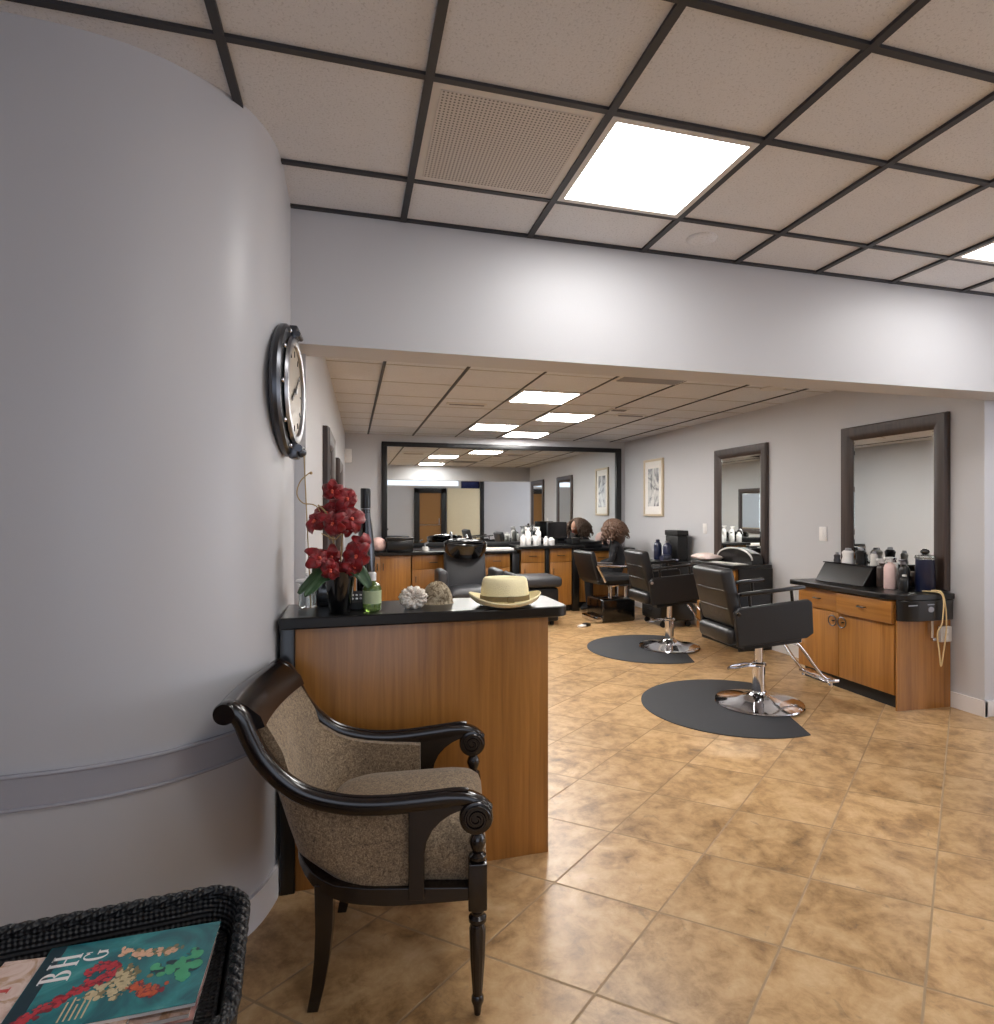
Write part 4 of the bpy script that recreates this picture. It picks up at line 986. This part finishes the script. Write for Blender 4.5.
# items on the rear worktops
def ball(name, label, cat, x, y, z, r):
    q = MB(); P = []
    for i in range(17):
        a = PI*i/16; P.append([Vector((x+r*math.sin(a)*math.cos(b)*(1+.05*math.sin(9*b+3*a)), y+r*math.sin(a)*math.sin(b)*(1+.05*math.sin(9*b+3*a)), z+r*.92-r*.92*math.cos(a))) for b in [2*PI*k/32 for k in range(33)]])
    q.grid(P); tag(q.build(name, 'pink_cloth', None, 70), label, cat)
ball('hair_bonnet', 'round pale pink hair bonnet on the worktop behind the black bottle', 'bonnet', .36, 8.25, zc+.001, .105)
ball('hair_bonnet', 'round pale pink hair bonnet on the worktop beside the seated person', 'bonnet', 3.82, 8.36, zc+.001, .12)
def toolbox(label, x, y, z, w, d, h, mat='black', name='storage_box', cat='box'):
    t = thing(name, label, cat, (x, y, z)); q = MB(); q.box((-w/2, -d/2, 0), (w/2, d/2, h*.82), .01); q.build('body', mat, t)
    q = MB(); q.box((-w/2-.008, -d/2-.008, h*.825), (w/2+.008, d/2+.008, h), .008); q.build('lid', mat, t)
toolbox('black lidded box beside the pink bonnet on the long worktop', .64, 8.27, zc+.0005, .34, .26, .19)
toolbox('small black box at the middle of the long worktop', 1.55, 8.33, zc+.0005, .3, .2, .10)
toolbox('low black box between the monitor and the seated person', 3.115, 8.25, zc+.0585, .13, .24, .10)
toolbox('low black box behind the shoulder of the seated person', 3.4, 8.42, zc+.0005, .4, .2, .10)
t = thing('sink_sprayer', 'dark item with a white spout near the middle of the back mirror', 'sprayer', (.98, 8.25, zc+.0005)); q = MB(); q.lathe([(0, 0), (.05, 0), (.055, .02), (.04, .06), (0, .06)], seg=18); q.build('body', 'white_metal', t); q = MB(); q.tube(smoothpath([(0, 0, .06), (0, 0, .1), (.04, -.02, .12)], 5), .012, 8); q.build('spout', 'steel', t)
labs = ['white bottle at the wash chair end of the raised worktop', 'tall white bottle second on the raised worktop', 'white bottle with a dark cap in the middle of the raised worktop', 'tall white spray bottle in the middle of the raised worktop', 'short white bottle near the monitor', 'white tub next to the black monitor']
for i, (x, y, r, h, tr) in enumerate(((2.33, 8.14, .04, .17, False), (2.42, 8.2, .042, .25, True), (2.50, 8.10, .036, .17, False), (2.57, 8.2, .042, .26, True), (2.66, 8.12, .036, .14, False), (2.75, 8.16, .05, .12, False))):
    bottle(labs[i], x, y, zc+.0585, r, h, 'white_plastic', 'black' if i == 2 else 'white_plastic', 'white bottles on the raised worktop', 'product_bottle', tr)
t = thing('monitor', 'black monitor standing on the raised worktop', 'monitor', (2.875, 8.28, zc+.0585), 0)
q = MB(); q.box((-.09, -.06, 0), (.09, .06, .012), .004); q.cyl((0, .02, .012), (0, .02, .12), .02); q.build('stand', 'black', t)
q = MB(); q.box((-.15, -.02, .08), (.15, .02, .33), .012); q.build('screen_case', 'black', t)
q = MB(); q.box((-.135, -.0225, .1), (.135, -.0205, .315)); q.build('screen', 'black_gloss', t)
t = thing('paper_stack', 'flat stack of white papers on the long worktop near the raised section', 'papers', (1.98, 8.2, zc+.0005)); q = MB(); q.box((-.2, -.12, 0), (.2, .12, .03), .003); q.build('sheets', 'paper', t)

# shampoo chair
t = thing('wash_chair', 'charcoal hair-wash chair with a glossy black basin, facing the desk', 'wash chair', (1.43, 7.50, 0), 0)
q = MB(); q.box((-.24, -.05, 0), (.24, .40, .30), .02); q.build('pedestal', 'black_matte', t)
q = MB(); cushion(q, -.27, .27, -.24, .30, .29, .46, .02); q.build('seat', 'leather_grey', t, 60)
Mb = Matrix.Translation((0, .16, .40)) @ Matrix.Rotation(R(-14), 4, 'X')
q = MB(); q.box((-.27, -.05, 0), (.27, .06, .50), .04, 3); bmesh.ops.transform(q.bm, matrix=Mb, verts=q.bm.verts); q.build('backrest', 'leather_grey', t)
for s in (-1, 1):
    q = MB(); q.box((s*.345-.06, -.26, .28), (s*.345+.06, .18, .69), .04, 3); q.build('arm', 'leather_grey', t)
q = MB()
prof = [(0, .80), (.12, .80), (.22, .83), (.27, .90), (.28, 1.0), (.266, 1.012), (.25, 1.0), (.19, .87), (.1, .84), (0, .84)]
q.lathe(prof, (0, .34, .02), 36, Matrix.Rotation(R(9), 4, 'X'), 1.0, .8); q.build('basin', 'black_gloss', t)
q = MB(); q.tube([(-.26*math.cos(a*PI/10)*.8, .20-.08*math.sin(a*PI/10), .99+.03*math.sin(a*PI/10)) for a in range(11)], .03, 10); q.build('neck_rest', 'black_gloss', t)
q = MB(); q.box((-.1, .32, 0), (.1, .5, .78), .02); q.build('basin_column', 'black', t)
q = MB(); q.tube(smoothpath([(.06, .50, .92), (.06, .50, 1.06), (.06, .42, 1.09), (.06, .36, 1.05)], 5), .013, 10); q.build('tap', 'chrome', t)
# padded leg rest
t = thing('padded_leg_rest', 'black padded hair-wash lounger end right of the charcoal wash chair', 'leg rest', (2.22, 7.32, 0), 0)
q = MB(); q.box((-.27, -.24, .05), (.27, .26, .46), .03, 3); q.build('base', 'leather', t)
q = MB(); q.box((-.30, -.27, .47), (.31, .28, .60), .045, 3); q.build('cushion', 'leather_grey', t)
q = MB(); q.box((-.335, -.25, .44), (-.27, .25, .65), .04, 3); q.build('side_bolster', 'leather_grey', t)
q = MB()
for sx in (-.2, .2):
    for sy in (-.17, .18): q.cyl((sx, sy, 0), (sx, sy, .055), .025)
q.build('feet', 'black_matte', t)
t = thing('hair_clip', 'small white and black item lying on the floor by the leg rest', 'dropped item', (2.72, 6.9, 0), 30)
q = MB(); q.box((-.05, -.035, 0), (.05, .035, .025), .008); q.build('body', 'white_plastic', t); q = MB(); q.box((.05, -.04, 0), (.13, .04, .035), .01); q.build('grip', 'black', t)
# lounge chair next to the seated person
t = thing('box_base_chair', 'black salon chair with chrome arms on a boxy black base beside the person', 'salon chair', (3.25, 7.27, 0), 6)
q = MB(); q.box((-.22, -.20, 0), (.27, .22, .30), .03, 3); q.build('base_box', 'black_gloss', t)
q = MB(); q.box((-.30, -.19, .01), (-.2, .21, .08), .012); q.build('kick_plate', 'chrome', t)
q = MB(); q.cyl((-.05, -.12, .30), (-.05, -.12, .47), .012); q.cyl((.16, -.12, .30), (.16, -.12, .47), .018); q.cyl((.05, .1, .30), (.05, .1, .47), .018); q.build('post', 'chrome', t)
q = MB(); q.box((-.12, -.2, .455), (.28, .2, .475), .004); q.build('seat_frame', 'chrome', t)
q = MB(); cushion(q, -.32, .32, -.26, .26, .475, .59, .015); q.build('seat', 'leather', t, 60)
Mb = Matrix.Translation((-.27, 0, .54)) @ Matrix.Rotation(R(-16), 4, 'Y')
q = MB(); q.box((-.05, -.25, 0), (.03, .25, .38), .03, 3); bmesh.ops.transform(q.bm, matrix=Mb, verts=q.bm.verts); q.build('backrest', 'leather', t)
for s in (-1, 1):
    q = MB(); q.tube(smoothpath([(-.22, s*.28, .53), (-.30, s*.285, .66), (-.34, s*.285, .74)], 5), .022, 10, flat=.7); q.tube([(-.34, s*.285, .74), (-.1, s*.285, .72), (.2, s*.285, .70)], .016, 10); q.build('arm', 'chrome', t)
# cart with dark case beyond the second chair
t = thing('tool_cart', 'black rolling tool cart against the side wall behind the second chair', 'cart', (3.82, 6.80, 0))
q = MB(); q.box((-.22, -.25, .08), (.22, .25, .80), .015); q.build('body', 'black', t)
for i in range(4):
    q = MB(); q.box((-.226, -.235, .11+.17*i), (-.219, .235, .26+.17*i), .003); d = q.build('drawer', 'black_matte', t); pull(d, (-.226, -.06, .2+.17*i), (-.226, .06, .2+.17*i))
for sx in (-1, 1):
    for sy in (-1, 1):
        q = MB(); q.cyl((sx*.17, sy*.2-.014, .035), (sx*.17, sy*.2+.014, .035), .035); q.cyl((sx*.17, sy*.2, .05), (sx*.17, sy*.2, .085), .012); q.build('caster', 'black_matte', t)
toolbox('upright black case on the rolling tool cart', 3.96, 6.82, .8005, .14, .30, .37, 'black_matte', 'tool_case', 'case')
bottle('navy bottle on the rolling cart beside the black case', 3.76, 6.93, .8005, .05, .27, 'navy', 'navy', 'navy bottles on the cart', 'product_bottle', False)
bottle('second navy bottle on the rolling cart, closer to the viewpoint', 3.80, 6.76, .8005, .055, .26, 'navy', 'steel', 'navy bottles on the cart', 'product_bottle', False)
t = thing('hair_dryer', 'navy hair dryer with a dangling cord lying at the front of the rolling cart', 'hair dryer', (3.70, 6.62, .845), 30)
q = MB(); q.lathe([(0, -.1), (.03, -.1), (.04, -.04), (.042, .05), (.03, .09), (0, .09)], seg=18, mat=Matrix.Rotation(PI/2, 4, 'Y')); q.build('barrel', 'navy', t)
q = MB(); q.tube([(.02, 0, -.02), (.05, -.09, -.03), (.06, -.14, -.03)], .017, 10); q.build('handle', 'navy', t)

# mirrors and sensor on the opposite side wall
LA = math.degrees(math.atan(.024))
def onL(y): return (lwx(y)+.002, y, 0)
wall_mirror('dark framed mirror on the wall past the clock, seen edge-on', onL(4.55), 90-LA, .8, .95, 1.965, .1)
wall_mirror('second edge-on dark framed mirror, further along the clock side wall', onL(6.2), 90-LA, .8, .95, 1.9, .1)
t = thing('wall_sensor', 'small white sensor box high on the wall near the back corner', 'sensor', (lwx(8.5), 8.5, 2.16))
q = MB(); q.box((-.01, -.05, -.09), (.09, .05, .09), .01); q.build('case', 'white_plastic', t); q = MB(); q.box((.088, -.03, -.05), (.094, .03, -.0), .003); q.build('lens', 'white_metal', t)

# ------------------------------------------------------------------ seated person
def skin(name, joints, bones, mat, parent, sub=2):
    me = bpy.data.meshes.new(name); me.from_pydata([j[0] for j in joints], bones, []); o = bpy.data.objects.new(name, me); C.objects.link(o)
    md = o.modifiers.new('skin', 'SKIN'); md.use_smooth_shade = True
    lay = me.skin_vertices[0].data if me.skin_vertices else None
    if lay is None:
        me.attributes  # layer is made by the modifier on evaluation
        bpy.context.view_layer.objects.active = o; bpy.ops.mesh.customdata_skin_add(); lay = me.skin_vertices[0].data
    for i, j in enumerate(joints): lay[i].radius = (j[1], j[2] if len(j) > 2 else j[1])
    lay[0].use_root = True
    s = o.modifiers.new('sub', 'SUBSURF'); s.levels = sub; s.render_levels = sub
    me.materials.append(M[mat]); o.parent = parent
    return o
p = thing('person', 'person with curly brown hair in black clothes, seated facing the rear counter', 'person', (3.63, 7.88, 0), 152); p.scale = (.95, .95, .95)
# local +x is forward; seat height .50
J = [((0, 0, .58), .15, .13), ((-.02, 0, .72), .15, .13), ((.0, 0, .90), .175, .13), ((.03, 0, 1.0), .14, .10), ((.05, 0, 1.07), .05, .05), ((.07, 0, 1.13), .05, .055),
     ((.02, .17, .985), .06, .06), ((.02, -.17, .985), .06, .06), ((.06, .23, .76), .046, .046), ((.06, -.23, .76), .046, .046), ((.26, .16, .70), .034, .034), ((.26, -.16, .70), .034, .034),
     ((.02, .1, .57), .1, .09), ((.02, -.1, .57), .1, .09), ((.42, .11, .56), .068, .068), ((.42, -.11, .56), .068, .068), ((.40, .12, .12), .045, .045), ((.40, -.12, .12), .045, .045), ((.41, .12, .065), .04, .035), ((.41, -.12, .065), .04, .035), ((.53, .13, .045), .034, .03), ((.53, -.13, .045), .034, .03)]
Bn = [(0, 1), (1, 2), (2, 3), (3, 4), (4, 5), (3, 6), (3, 7), (6, 8), (7, 9), (8, 10), (9, 11), (0, 12), (0, 13), (12, 14), (13, 15), (14, 16), (15, 17), (16, 18), (17, 19), (18, 20), (19, 21)]
skin('body', J, Bn, 'black_cloth', p)
# head with a face
q = MB(); P = []
for i in range(21):
    a = PI*i/20; row = []
    for k in range(33):
        b = 2*PI*k/32; x = .098*math.sin(a)*math.cos(b); y = .076*math.sin(a)*math.sin(b); z = -.122*math.cos(a)
        if z < 0: f = 1-.32*(-z/.122)**1.6; y *= f; x = x*f+.02*(-z/.122)
        fr = max(0, math.cos(b))**14*math.sin(a)
        x += fr*(.024*math.exp(-((z+.022)/.022)**2)+.008*math.exp(-((z+.062)/.012)**2)+.012*math.exp(-((z+.1)/.016)**2)) - .008*max(0, math.cos(b))**3*math.exp(-((z-.008)/.016)**2)
        row.append(Vector((x, y, z)))
    P.append(row)
q.grid(P)
for s in (-1, 1): q.sph((-.005, s*.078, -.012), (.022, .009, .033), 12, 8)
hm = Matrix.Translation((.105, 0, 1.215)) @ Matrix.Rotation(R(14), 4, 'Y')
bmesh.ops.transform(q.bm, matrix=hm, verts=q.bm.verts); hd = q.build('head', 'skin', p, 80)
for s in (-1, 1):
    q = MB(); q.sph((.086, s*.03, .004), (.011, .013, .009), 12, 8); bmesh.ops.transform(q.bm, matrix=hm, verts=q.bm.verts); q.build('eye', 'white_plastic', hd)
q = MB(); q.sph((.098, 0, -.064), (.008, .024, .007), 12, 8); bmesh.ops.transform(q.bm, matrix=hm, verts=q.bm.verts); q.build('mouth', 'masthead_red', hd)
# hair: a soft cap with many loose curls
q = MB(); rng = random.Random(3)
q.sph((-.03, 0, .03), (.115, .112, .118), 24, 16); q.sph((-.085, 0, -.08), (.085, .135, .13), 20, 12)
for i in range(210):
    b = rng.uniform(.62, 2*PI-.62); a0 = rng.uniform(.1, 1.3); pts = []; L_ = rng.uniform(.5, 1.15); ph = rng.uniform(0, 6)
    for k in range(12):
        u = k/11; a = a0+u*.8*L_
        rr = .122+.075*u+.016*math.sin(ph+u*15)
        x = rr*math.sin(min(a, 1.5))*math.cos(b+.12*math.sin(ph+u*14))-.025; y = rr*math.sin(min(a, 1.5))*math.sin(b+.12*math.sin(ph+u*14)); z = .02+.13*math.cos(min(a, 1.5))-max(0, a-1.2)*.13*L_-u*u*.06
        pts.append((x, y, z))
    q.tube(pts, [.013*(1-.5*abs(2*k/11-1)) for k in range(12)], 6)
bmesh.ops.transform(q.bm, matrix=hm @ Matrix.Translation((-.015, 0, -.02)) @ Matrix.Diagonal((1.12, 1.2, 1.12, 1)), verts=q.bm.verts); q.build('hair', 'hair', p, 80)
# hands resting in front
for s in (-1, 1):
    h0 = Vector((.27, s*.16, .70)); q = MB(); q.sph(h0+Vector((.045, -s*.004, -.006)), (.05, .038, .016), 16, 10)
    for j, (dy, L_) in enumerate(((-.027, .062), (-.009, .072), (.009, .068), (.026, .054))):
        a = h0+Vector((.08, dy, -.004)); q.tube(smoothpath([a, a+Vector((L_*.5, dy*.1, .004)), a+Vector((L_*.85, dy*.15, -.012)), a+Vector((L_, dy*.15, -.026))], 4), [.0085]*9+[.0085, .008, .007, .005], 8)
    q.tube(smoothpath([h0+Vector((.03, -s*.03, -.004)), h0+Vector((.055, -s*.05, -.008)), h0+Vector((.085, -s*.056, -.014))], 4), [.010]*5+[.009, .0085, .008, .006], 8); q.build('hand', 'skin', p, 80)
t = thing('stool', 'low black stool under the seated person', 'stool', (3.63, 7.88, 0), 0)
q = MB(); q.lathe([(0, .38), (.17, .38), (.185, .395), (.185, .425), (.17, .44), (0, .44)], seg=28); q.build('seat', 'leather', t)
q = MB(); q.cyl((0, 0, .06), (0, 0, .385), .025); q.build('column', 'chrome', t)
for k in range(5):
    a = 2*PI*k/5; q = MB(); q.tube([(0, 0, .075), (.2*math.cos(a), .2*math.sin(a), .06)], [.018, .012], 8); q.sph((.2*math.cos(a), .2*math.sin(a), .03), .03, 12, 8); q.build('leg', 'black', t)

# ------------------------------------------------------------------ camera, world, view
cam_d = bpy.data.cameras.new('camera'); cam_o = bpy.data.objects.new('camera', cam_d); C.objects.link(cam_o)
cam_o.location = (0, 0, 1.4); cam_o.rotation_euler = (PI/2, 0, -math.atan(168/606.0))
cam_d.sensor_fit = 'HORIZONTAL'; cam_d.sensor_width = 36; cam_d.lens = 606/994*36; cam_d.shift_x = -21/994; cam_d.clip_start = .05
sc = bpy.context.scene; sc.camera = cam_o
w = bpy.data.worlds.new('world'); sc.world = w; w.use_nodes = True
w.node_tree.nodes['Background'].inputs[0].default_value = (.6, .65, .75, 1); w.node_tree.nodes['Background'].inputs[1].default_value = .05
vs = sc.view_settings; vs.view_transform = 'Standard'; vs.look = 'None'; vs.gamma = 1; vs.use_curve_mapping = False; vs.exposure = 0.45
try:
    sc.cycles.use_denoising = True; sc.cycles.denoiser = 'OPENIMAGEDENOISE'; sc.cycles.max_bounces = 10; sc.cycles.diffuse_bounces = 6; sc.cycles.glossy_bounces = 6; sc.cycles.sample_clamp_indirect = 8; sc.cycles.caustics_reflective = False; sc.cycles.caustics_refractive = False
except Exception: pass
